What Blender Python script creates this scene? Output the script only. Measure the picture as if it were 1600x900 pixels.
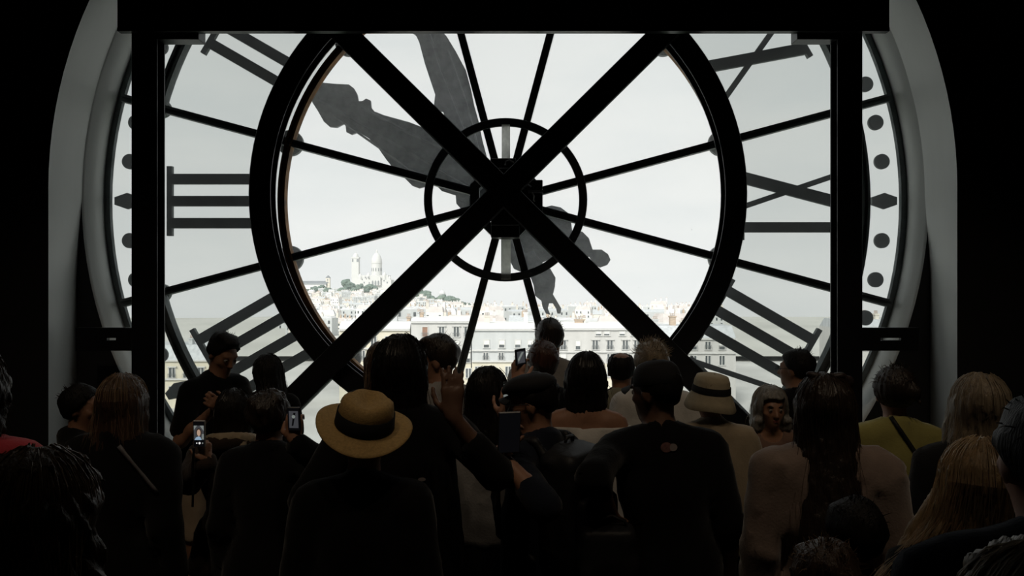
import bpy, bmesh, math, random
import numpy as np
import openvdb
from mathutils import Vector, Matrix

for o in list(bpy.data.objects):
    bpy.data.objects.remove(o)
SC = bpy.context.scene
COL = SC.collection
PI = math.pi
random.seed(7)
RNG = np.random.default_rng(7)

# ---------------------------------------------------------------- camera, sky, sun, exposure
F = 26.0 / 36.0 * 1600.0            # focal length in pixels of the 1600 px wide frame
CAM_Z = 1.98
cam_data = bpy.data.cameras.new('camera')
cam_data.lens = 26.0
cam_data.sensor_width = 36.0
cam_data.clip_end = 9000
cam = bpy.data.objects.new('camera', cam_data)
cam.location = (0, 0, CAM_Z)
cam.rotation_euler = (PI / 2, 0, 0)
COL.objects.link(cam)
SC.camera = cam

world = bpy.data.worlds.new('overcast_sky')
SC.world = world
world.use_nodes = True
wn, wl = world.node_tree.nodes, world.node_tree.links
wn.clear()
w_out = wn.new('ShaderNodeOutputWorld')
w_bg = wn.new('ShaderNodeBackground')
w_tc = wn.new('ShaderNodeTexCoord')
w_sep = wn.new('ShaderNodeSeparateXYZ')
w_ramp = wn.new('ShaderNodeValToRGB')
w_noise = wn.new('ShaderNodeTexNoise')
w_map = wn.new('ShaderNodeMapping')
w_mix = wn.new('ShaderNodeMix')
w_mix.data_type = 'RGBA'
w_mix.blend_type = 'MULTIPLY'
w_cr = wn.new('ShaderNodeValToRGB')
wl.new(w_tc.outputs['Generated'], w_sep.inputs[0])
wl.new(w_sep.outputs['Z'], w_ramp.inputs['Fac'])
w_ramp.color_ramp.elements[0].position = 0.0
w_ramp.color_ramp.elements[0].color = (0.985, 0.99, 0.975, 1)
w_ramp.color_ramp.elements[1].position = 0.42
w_ramp.color_ramp.elements[1].color = (0.79, 0.81, 0.80, 1)
w_map.inputs['Scale'].default_value = (2.2, 2.2, 7.0)
wl.new(w_tc.outputs['Generated'], w_map.inputs['Vector'])
wl.new(w_map.outputs[0], w_noise.inputs['Vector'])
w_noise.inputs['Scale'].default_value = 2.2
w_noise.inputs['Detail'].default_value = 5
wl.new(w_noise.outputs['Fac'], w_cr.inputs['Fac'])
w_cr.color_ramp.elements[0].position = 0.35
w_cr.color_ramp.elements[0].color = (0.93, 0.945, 0.955, 1)
w_cr.color_ramp.elements[1].position = 0.62
w_cr.color_ramp.elements[1].color = (1.0, 1.0, 1.0, 1)
w_mix.inputs['Factor'].default_value = 1.0
wl.new(w_ramp.outputs['Color'], w_mix.inputs['A'])
wl.new(w_cr.outputs['Color'], w_mix.inputs['B'])
wl.new(w_mix.outputs['Result'], w_bg.inputs['Color'])
w_bg.inputs['Strength'].default_value = 1.0
wl.new(w_bg.outputs[0], w_out.inputs[0])

sun_d = bpy.data.lights.new('sun', 'SUN')
sun_d.energy = 3.9
sun_d.angle = math.radians(14)
sun_d.color = (1.0, 0.97, 0.92)
sun = bpy.data.objects.new('sun', sun_d)
sun.rotation_euler = (math.radians(52), 0, math.radians(-24))   # from behind the building, high, onto the far bank
COL.objects.link(sun)

SC.view_settings.view_transform = 'Standard'
SC.view_settings.look = 'None'
SC.view_settings.exposure = 0.0
SC.view_settings.gamma = 1.0
SC.view_settings.use_curve_mapping = False
SC.cycles.max_bounces = 8
SC.cycles.transparent_max_bounces = 16
SC.cycles.caustics_reflective = False
SC.cycles.caustics_refractive = False


def P(px, py, Y):
    """point at depth Y on the line of sight of a pixel of the 1600x900 frame"""
    return Vector(((px - 800.0) * Y / F, Y, CAM_Z - (py - 450.0) * Y / F))


# ---------------------------------------------------------------- materials
MATS = {}


def mat(name, col, rough=0.7, metal=0.0, var=0.25, scale=(6, 6, 6), bump=0.0, bscale=None, bdist=0.01,
        col2=None, emit=None, spec=0.3, detail=4.0, sheen=0.0, thru=0.0):
    if name in MATS:
        return MATS[name]
    m = bpy.data.materials.new(name)
    m.use_nodes = True
    nt = m.node_tree
    N, L = nt.nodes, nt.links
    b = N['Principled BSDF']
    b.inputs['Roughness'].default_value = rough
    b.inputs['Metallic'].default_value = metal
    b.inputs['Specular IOR Level'].default_value = spec
    tc = N.new('ShaderNodeTexCoord')
    mp = N.new('ShaderNodeMapping')
    mp.inputs['Scale'].default_value = scale
    L.new(tc.outputs['Object'], mp.inputs['Vector'])
    nz = N.new('ShaderNodeTexNoise')
    nz.inputs['Scale'].default_value = 1.0
    nz.inputs['Detail'].default_value = detail
    L.new(mp.outputs[0], nz.inputs['Vector'])
    rp = N.new('ShaderNodeValToRGB')
    rp.color_ramp.elements[0].position = 0.3
    rp.color_ramp.elements[1].position = 0.7
    c2 = col2 if col2 else tuple(c * (1 - var) for c in col)
    rp.color_ramp.elements[0].color = (*c2, 1)
    rp.color_ramp.elements[1].color = (*col, 1)
    L.new(nz.outputs['Fac'], rp.inputs['Fac'])
    L.new(rp.outputs['Color'], b.inputs['Base Color'])
    if sheen:
        b.inputs['Sheen Weight'].default_value = sheen
        b.inputs['Sheen Roughness'].default_value = 0.45
    if thru:                            # fine hair lets light through
        tl = N.new('ShaderNodeBsdfTranslucent')
        L.new(rp.outputs['Color'], tl.inputs['Color'])
        mx = N.new('ShaderNodeMixShader')
        mx.inputs[0].default_value = thru
        L.new(b.outputs[0], mx.inputs[1])
        L.new(tl.outputs[0], mx.inputs[2])
        L.new(mx.outputs[0], N['Material Output'].inputs['Surface'])
    if emit:
        b.inputs['Emission Strength'].default_value = emit
        L.new(rp.outputs['Color'], b.inputs['Emission Color'])
    if bump:
        mp2 = N.new('ShaderNodeMapping')
        mp2.inputs['Scale'].default_value = bscale or scale
        L.new(tc.outputs['Object'], mp2.inputs['Vector'])
        n2 = N.new('ShaderNodeTexNoise')
        n2.inputs['Scale'].default_value = 1.0
        n2.inputs['Detail'].default_value = 3
        L.new(mp2.outputs[0], n2.inputs['Vector'])
        bp = N.new('ShaderNodeBump')
        bp.inputs['Strength'].default_value = bump
        bp.inputs['Distance'].default_value = bdist
        L.new(n2.outputs['Fac'], bp.inputs['Height'])
        L.new(bp.outputs[0], b.inputs['Normal'])
    MATS[name] = m
    return m


def glass(name, T, dirt=0.5, veil=0.04):
    m = bpy.data.materials.new(name)
    m.use_nodes = True
    nt = m.node_tree
    N, L = nt.nodes, nt.links
    N.remove(N['Principled BSDF'])
    out = N['Material Output']
    tr = N.new('ShaderNodeBsdfTransparent')
    tr.inputs['Color'].default_value = (*T, 1)
    gl = N.new('ShaderNodeBsdfGlossy')
    gl.inputs['Roughness'].default_value = 0.08
    lw = N.new('ShaderNodeLayerWeight')
    lw.inputs['Blend'].default_value = 0.2
    fr = N.new('ShaderNodeMath')
    fr.operation = 'MULTIPLY'
    fr.inputs[1].default_value = 0.05
    L.new(lw.outputs['Facing'], fr.inputs[0])
    mx = N.new('ShaderNodeMixShader')
    L.new(fr.outputs[0], mx.inputs[0])
    L.new(tr.outputs[0], mx.inputs[1])
    L.new(gl.outputs[0], mx.inputs[2])
    # dust specks and faint streaks on the pane
    tc = N.new('ShaderNodeTexCoord')
    nz = N.new('ShaderNodeTexNoise')
    nz.inputs['Scale'].default_value = 26
    nz.inputs['Detail'].default_value = 6
    nz.inputs['Roughness'].default_value = 0.7
    L.new(tc.outputs['Object'], nz.inputs['Vector'])
    rp = N.new('ShaderNodeValToRGB')
    rp.color_ramp.elements[0].position = 0.67
    rp.color_ramp.elements[0].color = (0, 0, 0, 1)
    rp.color_ramp.elements[1].position = 0.80
    rp.color_ramp.elements[1].color = (dirt, dirt, dirt, 1)
    L.new(nz.outputs['Fac'], rp.inputs['Fac'])
    df = N.new('ShaderNodeBsdfDiffuse')
    df.inputs['Color'].default_value = (0.55, 0.56, 0.54, 1)
    m2 = N.new('ShaderNodeMixShader')
    L.new(rp.outputs['Color'], m2.inputs[0])
    L.new(mx.outputs[0], m2.inputs[1])
    L.new(df.outputs[0], m2.inputs[2])
    # a thin film of dust scatters a little of the daylight through the pane
    tl = N.new('ShaderNodeBsdfTranslucent')
    tl.inputs['Color'].default_value = (0.9, 0.92, 0.95, 1)
    m3 = N.new('ShaderNodeMixShader')
    m3.inputs[0].default_value = veil
    L.new(m2.outputs[0], m3.inputs[1])
    L.new(tl.outputs[0], m3.inputs[2])
    L.new(m3.outputs[0], out.inputs['Surface'])
    return m


# ---------------------------------------------------------------- object helpers
def link(name, me, m=None, parent=None, smooth=False):
    if m is not None:
        for mm in (m if isinstance(m, (list, tuple)) else [m]):
            me.materials.append(mm)
    if smooth and len(me.polygons):
        me.polygons.foreach_set('use_smooth', [True] * len(me.polygons))
    o = bpy.data.objects.new(name, me)
    COL.objects.link(o)
    if parent is not None:
        o.parent = parent
    return o


def obj(name, bm, m=None, parent=None, smooth=False):
    me = bpy.data.meshes.new(name)
    bmesh.ops.recalc_face_normals(bm, faces=bm.faces)
    bm.to_mesh(me)
    bm.free()
    return link(name, me, m, parent, smooth)


def empty(name, loc, rz=0.0):
    o = bpy.data.objects.new(name, None)
    o.empty_display_size = 0.1
    o.location = loc
    o.rotation_euler = (0, 0, rz)
    COL.objects.link(o)
    return o


def tag(o, label, cat, group=None, kind=None):
    if label:
        o['label'] = label
    if cat:
        o['category'] = cat
    if group:
        o['group'] = group
    if kind:
        o['kind'] = kind
    return o


def struct(o):
    o['kind'] = 'structure'
    return o


def box(bm, x0, x1, y0, y1, z0, z1, M=None, bev=0.0, mi=0):
    vs = [bm.verts.new(v) for v in ((x0, y0, z0), (x1, y0, z0), (x1, y1, z0), (x0, y1, z0),
                                    (x0, y0, z1), (x1, y0, z1), (x1, y1, z1), (x0, y1, z1))]
    fs = [bm.faces.new([vs[i] for i in q]) for q in ((3, 2, 1, 0), (4, 5, 6, 7), (0, 1, 5, 4), (1, 2, 6, 5), (2, 3, 7, 6), (3, 0, 4, 7))]
    for f in fs:
        f.material_index = mi
    if bev:
        es = list({e for f in fs for e in f.edges})
        r = bmesh.ops.bevel(bm, geom=es, offset=bev, segments=1, affect='EDGES', profile=0.5)
        vs = list({v for v in vs if v.is_valid} | set(r['verts']))
    if M is not None:
        bmesh.ops.transform(bm, matrix=M, verts=[v for v in vs if v.is_valid])
    return vs


def nbm():
    return bmesh.new()


def prism(bm, pts, y0, y1, mi=0):
    """closed outline in x,z extruded along y"""
    a = [bm.verts.new((x, y0, z)) for x, z in pts]
    b = [bm.verts.new((x, y1, z)) for x, z in pts]
    n = len(pts)
    fs = [bm.faces.new(a), bm.faces.new(b[::-1])]
    for i in range(n):
        fs.append(bm.faces.new((a[i], b[i], b[(i + 1) % n], a[(i + 1) % n])))
    for f in fs:
        f.material_index = mi
    return a + b


def annulus(bm, r0, r1, y0, y1, a0=0.0, a1=2 * PI, n=96, cx=0.0, cz=0.0, bev=0.0):
    """ring (or ring sector) in the x,z plane with depth along y"""
    full = abs(a1 - a0 - 2 * PI) < 1e-6
    m = n if full else n + 1
    prof = [(r0, y0), (r1, y0), (r1, y1), (r0, y1)]
    if bev:
        prof = [(r0, y0 + bev), (r0 + bev, y0), (r1 - bev, y0), (r1, y0 + bev), (r1, y1 - bev), (r1 - bev, y1), (r0 + bev, y1), (r0, y1 - bev)]
    rings = []
    for i in range(m):
        a = a0 + (a1 - a0) * i / n
        c, s = math.cos(a), math.sin(a)
        rings.append([bm.verts.new((cx + r * c, y, cz + r * s)) for r, y in prof])
    k = len(prof)
    for i in range(n):
        A, B = rings[i], rings[(i + 1) % m]
        for j in range(k):
            bm.faces.new((A[j], B[j], B[(j + 1) % k], A[(j + 1) % k]))
    if not full:
        bm.faces.new(rings[0])
        bm.faces.new(rings[-1][::-1])


def disc(bm, r, y0, y1, cx=0.0, cz=0.0, n=24, dome=0.0):
    prev = None
    prof = [(r, y1), (r, y0 + dome * 0.5), (r * 0.75, y0)] if dome else [(r, y1), (r, y0)]
    first = None
    for rr, y in prof:
        ring = [bm.verts.new((cx + rr * math.cos(2 * PI * i / n), y, cz + rr * math.sin(2 * PI * i / n))) for i in range(n)]
        if prev:
            for i in range(n):
                bm.faces.new((prev[i], prev[(i + 1) % n], ring[(i + 1) % n], ring[i]))
        else:
            first = ring
        prev = ring
    bm.faces.new(prev)
    bm.faces.new(first[::-1])


def tube(bm, pts, rad, n=6, mi=0, cap=True):
    """tube through points; rad a number or list"""
    pts = [Vector(p) for p in pts]
    R = rad if isinstance(rad, (list, tuple)) else [rad] * len(pts)
    rings = []
    for i, p in enumerate(pts):
        d = (pts[min(i + 1, len(pts) - 1)] - pts[max(i - 1, 0)])
        if d.length < 1e-9:
            d = Vector((0, 0, 1))
        d.normalize()
        up = Vector((0, 0, 1)) if abs(d.z) < 0.9 else Vector((0, 1, 0))
        a = d.cross(up).normalized()
        b = d.cross(a)
        rings.append([bm.verts.new(p + (a * math.cos(2 * PI * k / n) + b * math.sin(2 * PI * k / n)) * R[i]) for k in range(n)])
    for A, B in zip(rings, rings[1:]):
        for k in range(n):
            f = bm.faces.new((A[k], A[(k + 1) % n], B[(k + 1) % n], B[k]))
            f.material_index = mi
    if cap:
        bm.faces.new(rings[0][::-1]).material_index = mi
        bm.faces.new(rings[-1]).material_index = mi


def lathe(bm, prof, n=40, sx=1.0, sy=1.0, fn=None, mi=0, cap0=True, cap1=True):
    rings = []
    for r, z in prof:
        ring = []
        for i in range(n):
            a = 2 * PI * i / n
            v = Vector((r * sx * math.cos(a), r * sy * math.sin(a), z))
            if fn:
                v = fn(v, a, r, z)
            ring.append(bm.verts.new(v))
        rings.append(ring)
    for A, B in zip(rings, rings[1:]):
        for k in range(n):
            f = bm.faces.new((A[k], A[(k + 1) % n], B[(k + 1) % n], B[k]))
            f.material_index = mi
    if cap0:
        bm.faces.new(rings[0][::-1]).material_index = mi
    if cap1:
        bm.faces.new(rings[-1]).material_index = mi


# ---------------------------------------------------------------- the room
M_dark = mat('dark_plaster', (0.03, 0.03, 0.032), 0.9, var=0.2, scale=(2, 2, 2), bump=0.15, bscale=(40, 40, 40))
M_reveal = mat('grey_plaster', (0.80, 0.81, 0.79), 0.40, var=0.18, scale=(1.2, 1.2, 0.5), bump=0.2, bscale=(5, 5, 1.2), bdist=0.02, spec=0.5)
M_floor = mat('dark_oak_floor', (0.06, 0.045, 0.035), 0.45, var=0.4, scale=(30, 1.5, 4), bump=0.1)
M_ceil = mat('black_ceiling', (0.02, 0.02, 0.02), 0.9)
M_stone = mat('facade_stone', (0.5, 0.48, 0.44), 0.9, var=0.15, scale=(1, 1, 1))
M_steel = mat('black_steel', (0.012, 0.0125, 0.016), 0.36, var=0.35, scale=(9, 9, 9), bump=0.08, bscale=(60, 60, 60), spec=0.6)

YW, YC, YD = 4.605, 4.965, 5.25      # room wall face, crease of the reveal, clock dial
CX, CZ = -0.045, 2.598               # axis of the clock
RW = 2.845                           # radius of the round opening
RM, ZC = 7.2, 6.4                    # half width and height of the hall
YB = -4.0

bm = nbm()
NA = 72
arch = [(CX - 0.012 - 2.83, 0.0)] + [(CX - 0.012 + 2.83 * math.cos(PI - PI * i / NA), CZ + 2.83 * math.sin(PI * i / NA)) for i in range(NA + 1)] + [(CX - 0.012 + 2.83, 0.0)]
xa0, xa1 = arch[0][0], arch[-1][0]
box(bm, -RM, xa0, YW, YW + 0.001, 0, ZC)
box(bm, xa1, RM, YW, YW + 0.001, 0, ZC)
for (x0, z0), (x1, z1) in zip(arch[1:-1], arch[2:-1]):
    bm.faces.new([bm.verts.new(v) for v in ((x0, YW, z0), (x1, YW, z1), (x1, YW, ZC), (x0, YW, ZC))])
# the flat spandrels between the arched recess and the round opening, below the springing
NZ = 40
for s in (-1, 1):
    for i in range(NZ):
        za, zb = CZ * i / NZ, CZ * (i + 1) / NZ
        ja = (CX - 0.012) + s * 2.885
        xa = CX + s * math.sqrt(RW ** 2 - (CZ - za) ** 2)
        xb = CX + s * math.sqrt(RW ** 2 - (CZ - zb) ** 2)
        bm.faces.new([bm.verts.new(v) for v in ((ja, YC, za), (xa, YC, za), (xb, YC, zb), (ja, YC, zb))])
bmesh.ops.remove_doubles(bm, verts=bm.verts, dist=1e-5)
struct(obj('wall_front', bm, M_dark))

bm = nbm()                            # reveals: arched recess, then the round tunnel to the dial
prev = None
xl, xr = arch[0][0], arch[-1][0]
jamb_l = [(xl, CZ * i / 14) for i in range(14)]
jamb_r = [(xr, CZ * i / 14) for i in range(13, -1, -1)]
for x, z in jamb_l + arch[1:-1] + jamb_r:
    fl_ = 0.035 * min(1.0, max(0.0, (CZ - z) / 0.5)) * (-1 if x < CX else 1)   # the jambs splay a little below the springing
    a, b = bm.verts.new((x, YW, z)), bm.verts.new((x + fl_, YC + 0.002, z))
    if prev:
        bm.faces.new((prev[0], prev[1], b, a))
    prev = (a, b)
struct(obj('trim_1', bm, M_reveal, smooth=True))
bm = nbm()
rings = []
for y, r in ((YC, RW), (YC + 0.012, RW - 0.012), (YD + 0.0, RW + 0.003)):
    rings.append([bm.verts.new((CX + r * math.cos(2 * PI * i / 120), y, CZ + r * math.sin(2 * PI * i / 120))) for i in range(120)])
for A, B in zip(rings, rings[1:]):
    for i in range(120):
        bm.faces.new((A[i], A[(i + 1) % 120], B[(i + 1) % 120], B[i]))
struct(obj('trim_2', bm, M_reveal, smooth=True))
bm = nbm()                            # outside face of the museum around the dial
annulus(bm, RW + 0.14, 14.0, YD + 0.045, YD + 0.10, n=96, cx=CX, cz=CZ)
struct(obj('wall_outside', bm, M_stone))

fl = empty('floor', (0, 0, 0))
struct(fl)
bm = nbm()
box(bm, -RM, RM, YB, YD - 0.16, -0.2, -0.012)
obj('floor_slab', bm, M_floor, fl)
bm = nbm()
box(bm, -0.085, 0.085, -1.2, 1.2, -0.013, 0.0, bev=0.002)
plank_me = bpy.data.meshes.new('plank')
bm.to_mesh(plank_me)
bm.free()
plank_me.materials.append(M_floor)
for i in range(40):
    for j in range(3):
        o = bpy.data.objects.new('plank', plank_me)
        COL.objects.link(o)
        o.parent = fl
        o.location = (-3.41 + i * 0.175, 3.88 - 2.405 * (j if i % 2 else j + 0.5), 0)
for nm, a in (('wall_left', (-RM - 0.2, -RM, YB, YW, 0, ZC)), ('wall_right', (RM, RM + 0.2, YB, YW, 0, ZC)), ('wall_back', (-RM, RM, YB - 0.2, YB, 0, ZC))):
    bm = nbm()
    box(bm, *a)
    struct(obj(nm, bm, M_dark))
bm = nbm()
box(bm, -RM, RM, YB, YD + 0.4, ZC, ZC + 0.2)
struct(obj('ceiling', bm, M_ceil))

# ---------------------------------------------------------------- steel frame before the clock
frame = empty('window_frame', (CX, 4.7, 0))
tag(frame, 'black steel frame of posts, top beam, ring and diagonal cross in front of the clock', 'frame')


def fpart(name, bm, m=None):
    bmesh.ops.translate(bm, verts=bm.verts, vec=(-CX, -4.7, 0))
    return obj(name, bm, m or M_steel, frame)


def Wx(px, Y):
    return (px - 800) * Y / F


def Wz(py, Y):
    return CAM_Z - (py - 450) * Y / F


# posts: H section, front flange, web, rear flange
for (pa, pb) in ((205, 245), (1309, 1348)):
    x0, x1 = Wx(pa, 4.65), Wx(pb, 4.65)
    bm = nbm()
    box(bm, x0, x1, 4.65, 4.664, -0.01, 5.0, bev=0.004)
    box(bm, (x0 + x1) / 2 - 0.03, (x0 + x1) / 2 + 0.03, 4.66, 4.75, -0.01, 5.0)
    box(bm, x0, x1, 4.748, 4.762, -0.01, 5.0, bev=0.002)
    fpart('post', bm)
# top beam
zb = Wz(48, 4.6)
x0, x1 = Wx(183, 4.6), Wx(1390, 4.6)
bm = nbm()
box(bm, x0, x1, 4.60, 4.636, zb, zb + 0.62, bev=0.003)
box(bm, x0, x1, 4.60, 4.648, zb - 0.002, zb + 0.02)
fpart('top_beam', bm)
bm = nbm()
box(bm, Wx(205, 4.65), Wx(1348, 4.65), 4.77, 4.80, zb + 0.05, zb + 0.5)
fpart('rear_beam', bm)
for pa, pb in ((246, 311), (1245, 1308)):
    bm = nbm()
    box(bm, Wx(pa, 4.66), Wx(pb, 4.66), 4.652, 4.76, Wz(62, 4.66), Wz(48, 4.66) + 0.03, bev=0.003)
    fpart('bracket', bm)
# ties to the wall with a slot through them
for pa, pb, sa, sb in ((118, 206, 167, 181), (1347, 1436, 1376, 1408)):
    bm = nbm()
    Y0, Y1 = 4.69, 4.72
    z0, z1 = Wz(548, Y0), Wz(512, Y0)
    zs0, zs1 = Wz(532, Y0), Wz(528, Y0)
    xa, xb, xc, xd = Wx(pa, Y0), Wx(sa, Y0), Wx(sb, Y0), Wx(pb, Y0)
    box(bm, xa, xd, Y0, Y1, z0, zs0)
    box(bm, xa, xd, Y0, Y1, zs1, z1)
    box(bm, xa, xb, Y0, Y1, zs0, zs1)
    box(bm, xc, xd, Y0, Y1, zs0, zs1)
    fpart('wall_tie', bm)
# big ring
rc = Vector((Wx(778, 4.825), 0, Wz(302, 4.825)))
s = 4.825 / F
bm = nbm()
annulus(bm, 356 * s, 390 * s, 4.825, 4.84, n=128, cx=rc.x, cz=rc.z, bev=0.005)
annulus(bm, 368 * s, 378 * s, 4.84, 4.93, n=128, cx=rc.x, cz=rc.z)
annulus(bm, 356 * s, 390 * s, 4.93, 4.945, n=128, cx=rc.x, cz=rc.z, bev=0.003)
fpart('ring', bm)
# diagonal cross, two H beams joined at a centre plate
for (ax, ay), (bx, by) in (((515, 46), (1066, 590)), ((1041, 46), (505, 576))):
    Y0 = 4.74
    A, B = P(ax, ay, Y0), P(bx, by, Y0)
    d = (B - A).normalized()
    c = P(787, 297.5, Y0)
    la, lb = (A - c).dot(d) - 0.25, 2.75
    M = Matrix.Translation(c) @ Matrix(((d.x, 0, -d.z, 0), (0, 1, 0, 0), (d.z, 0, d.x, 0), (0, 0, 0, 1)))
    bm = nbm()
    w = 0.077
    dy = 0.0005 if ax < 800 else 0.0
    box(bm, la, lb, 0.0 - dy, 0.014, -w, w, M, bev=0.005)
    box(bm, la, lb, 0.014, 0.06, -0.012, 0.012, M)
    box(bm, la, lb, 0.06, 0.074, -w, w, M, bev=0.002)
    fpart('diagonal_beam', bm)

# ---------------------------------------------------------------- the clock
YN = 0.12                             # numerals and marks stand this far outside the glass
S = YD / F                            # metres per pixel at the dial
SN = (YD + YN) / F
ZN = 136 * (SN - S)
M_iron = mat('dial_iron', (0.20, 0.225, 0.23), 0.6, var=0.3, scale=(14, 14, 14), bump=0.2, bscale=(50, 50, 50))
M_num = mat('numeral_iron', (0.10, 0.12, 0.115), 0.6, var=0.25, scale=(10, 10, 10))
M_rust = mat('rusty_iron', (0.42, 0.21, 0.08), 0.75, var=0.6, col2=(0.12, 0.08, 0.05), scale=(9, 9, 9), bump=0.3, bscale=(60, 60, 60))
M_zinc = mat('grey_metal', (0.32, 0.33, 0.33), 0.45, var=0.3, scale=(30, 30, 30), metal=0.2)
M_hand = mat('weathered_zinc_hand', (0.62, 0.64, 0.68), 0.7, var=0.8, scale=(7, 7, 7), bump=0.4, bscale=(30, 30, 30), detail=8)
M_box = mat('black_housing', (0.015, 0.015, 0.017), 0.45)
M_cable = mat('white_cable', (0.6, 0.6, 0.58), 0.5)
M_gin = glass('clear_glass', (0.99, 0.995, 0.99), 0.25, 0.075)
M_gout = glass('milky_glass', (0.80, 0.815, 0.805), 0.12, 0.035)

clock = empty('monumental_clock', (CX, YD, 0))
tag(clock, 'huge round glass clock dial seen from inside with mirrored roman numerals and two hands', 'clock')


def cpart(name, bm, m, smooth=False, parent=None):
    """geometry given about the dial centre (x right, z up, y behind the dial)"""
    bmesh.ops.translate(bm, verts=bm.verts, vec=(0, 0, CZ))
    return obj(name, bm, m, parent or clock, smooth)


bm = nbm()
annulus(bm, 618 * S, 626.5 * S, -0.006, 0.03, n=144)
annulus(bm, 624 * S, RW + 0.3, 0.02, 0.045, n=144)
cpart('dial_rim', bm, M_iron)
bm = nbm()
annulus(bm, 551 * S, 556 * S, -0.05, 0.03, n=144)
annulus(bm, 556 * S, 561 * S, -0.03, 0.03, n=144)
annulus(bm, 561 * S, 565 * S, -0.05, 0.03, n=144)
cpart('minute_ring', bm, M_iron)
bm = nbm()
annulus(bm, 342 * S, 345.5 * S, -0.055, 0.02, n=144)
annulus(bm, 345.5 * S, 350 * S, -0.035, 0.02, n=144)
annulus(bm, 350 * S, 353 * S, -0.055, 0.02, n=144)
cpart('inner_ring', bm, M_rust)
for k in range(12):
    a = math.radians(15 + 30 * k)
    R = Matrix.Rotation(-a, 4, 'Y')
    bm = nbm()
    for r0, r1 in ((56, 617),):
        box(bm, r0 * S, r1 * S, -0.03, 0.03, -0.026, 0.026, R)
        box(bm, r0 * S, r1 * S, -0.05, -0.03, 0.010, 0.026, R)
        box(bm, r0 * S, r1 * S, -0.05, -0.03, -0.026, -0.010, R)
    cpart('spoke', bm, M_iron)
    for r in (348, 556):
        bm = nbm()
        disc(bm, (20 if r == 348 else 14) * SN, YN - 0.02, YN + 0.02, r * SN * math.cos(a), r * SN * math.sin(a) + ZN, n=28)
        cpart('boss', bm, M_num)
    # panes between this spoke and the next
    b = a + math.radians(30)
    for r0, r1, m, g0 in ((57, 343, M_gin, 0.0), (352, 552, M_gout, 0.0), (564, 618, M_gout, 0.0)):
        bm = nbm()
        annulus(bm, r0 * S, r1 * S, 0.004, 0.010, a, b, n=14)
        cpart('glass_pane', bm, m)
# minute marks: round studs, a lozenge every five minutes
for k in range(60):
    a = 2 * PI * k / 60
    if abs(math.sin(a)) > 0.82:
        continue
    x, z = 592 * SN * math.cos(a), 592 * SN * math.sin(a) + ZN
    bm = nbm()
    if k % 5:
        disc(bm, 12.2 * S, YN, YN + 0.025, x, z, n=28, dome=0.01)
    else:
        pts = [(-20, -6), (0, -13), (20, -6), (20, 6), (0, 13), (-20, 6)]
        pp = [(x + (u * math.cos(a) - v * math.sin(a)) * S, z + (u * math.sin(a) + v * math.cos(a)) * S) for u, v in pts]
        prism(bm, pp, YN, YN + 0.025)
    cpart('minute_mark', bm, M_num)


# numerals (r outward, t along the reading direction), mirrored because seen from behind
def stroke(bm, p, q, w, a, y0=YN, y1=YN + 0.035):
    (r0, t0), (r1, t1) = p, q
    dr, dt = r1 - r0, t1 - t0
    n = math.hypot(dr, dt)
    ur, ut = -dt / n * w / 2, dr / n * w / 2
    qd = [(r0 + ur, t0 + ut), (r1 + ur, t1 + ut), (r1 - ur, t1 - ut), (r0 - ur, t0 - ut)]
    c, s_ = math.cos(a), math.sin(a)
    prism(bm, [((r * c - t * s_) * SN, (r * s_ + t * c) * SN + ZN) for r, t in qd], y0, y1)


R0, R1 = 371, 524


def g_I(bm, t, a):
    stroke(bm, (R0, t), (R1, t), 16, a)


def g_V(bm, t, a):
    stroke(bm, (R0, t - 4), (R1, t - 46), 17, a)
    stroke(bm, (R0, t - 4), (R1, t + 27), 8.5, a)
    stroke(bm, (R1 + 2, t - 62), (R1 + 2, t - 28), 8, a)
    stroke(bm, (R1 + 2, t + 16), (R1 + 2, t + 38), 8, a)


def g_X(bm, t, a, w=27.0):
    stroke(bm, (R0, t + w), (R1, t - w), 18, a)
    stroke(bm, (R0, t - w * 1.3), (R1, t + w * 1.3), 8.5, a)
    stroke(bm, (R1 + 2, t - w - 16), (R1 + 2, t - w + 16), 8, a)
    stroke(bm, (R0 - 1, t + w - 16), (R0 - 1, t + w + 16), 6, a)


def serif(bm, t0, t1, a):
    stroke(bm, (R1 + 2, t0), (R1 + 2, t1), 8, a)
    stroke(bm, (R0 - 1, t0), (R0 - 1, t1), 6, a)


q = 34.5
NUM = {0: 'IX', 30: 'X', 60: 'XI', 90: 'XII', 120: 'I', 150: 'II', 180: 'III', 210: 'IIII', 240: 'V', 270: 'VI', 300: 'VII', 330: 'VIII'}
for deg, txt in NUM.items():
    a = math.radians(deg)
    bm = nbm()
    if txt in ('I', 'II', 'III', 'IIII'):
        n = len(txt)
        for i in range(n):
            g_I(bm, (i - (n - 1) / 2) * q, a)
        serif(bm, -(n - 1) / 2 * q - 20, (n - 1) / 2 * q + 20, a)
    elif txt == 'IX':
        g_I(bm, -41, a)
        serif(bm, -61, -21, a)
        g_X(bm, 17, a, 20)
    elif txt == 'X':
        g_X(bm, 0, a)
    elif txt in ('XI', 'XII'):
        g_X(bm, -30, a)
        for i in range(len(txt) - 1):
            g_I(bm, 28 + i * q, a)
        serif(bm, 8, 48 + (len(txt) - 2) * q, a)
    else:
        n = len(txt) - 1
        g_V(bm, -68 if n == 3 else -68 + (3 - n) * 18, a)
        for i in range(n):
            g_I(bm, (52 - (3 - n) * 18) - i * q, a)
        if n:
            serif(bm, (52 - (3 - n) * 18) - (n - 1) * q - 20, 72 - (3 - n) * 18, a)
    cpart('numeral', bm, M_num)

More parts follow.
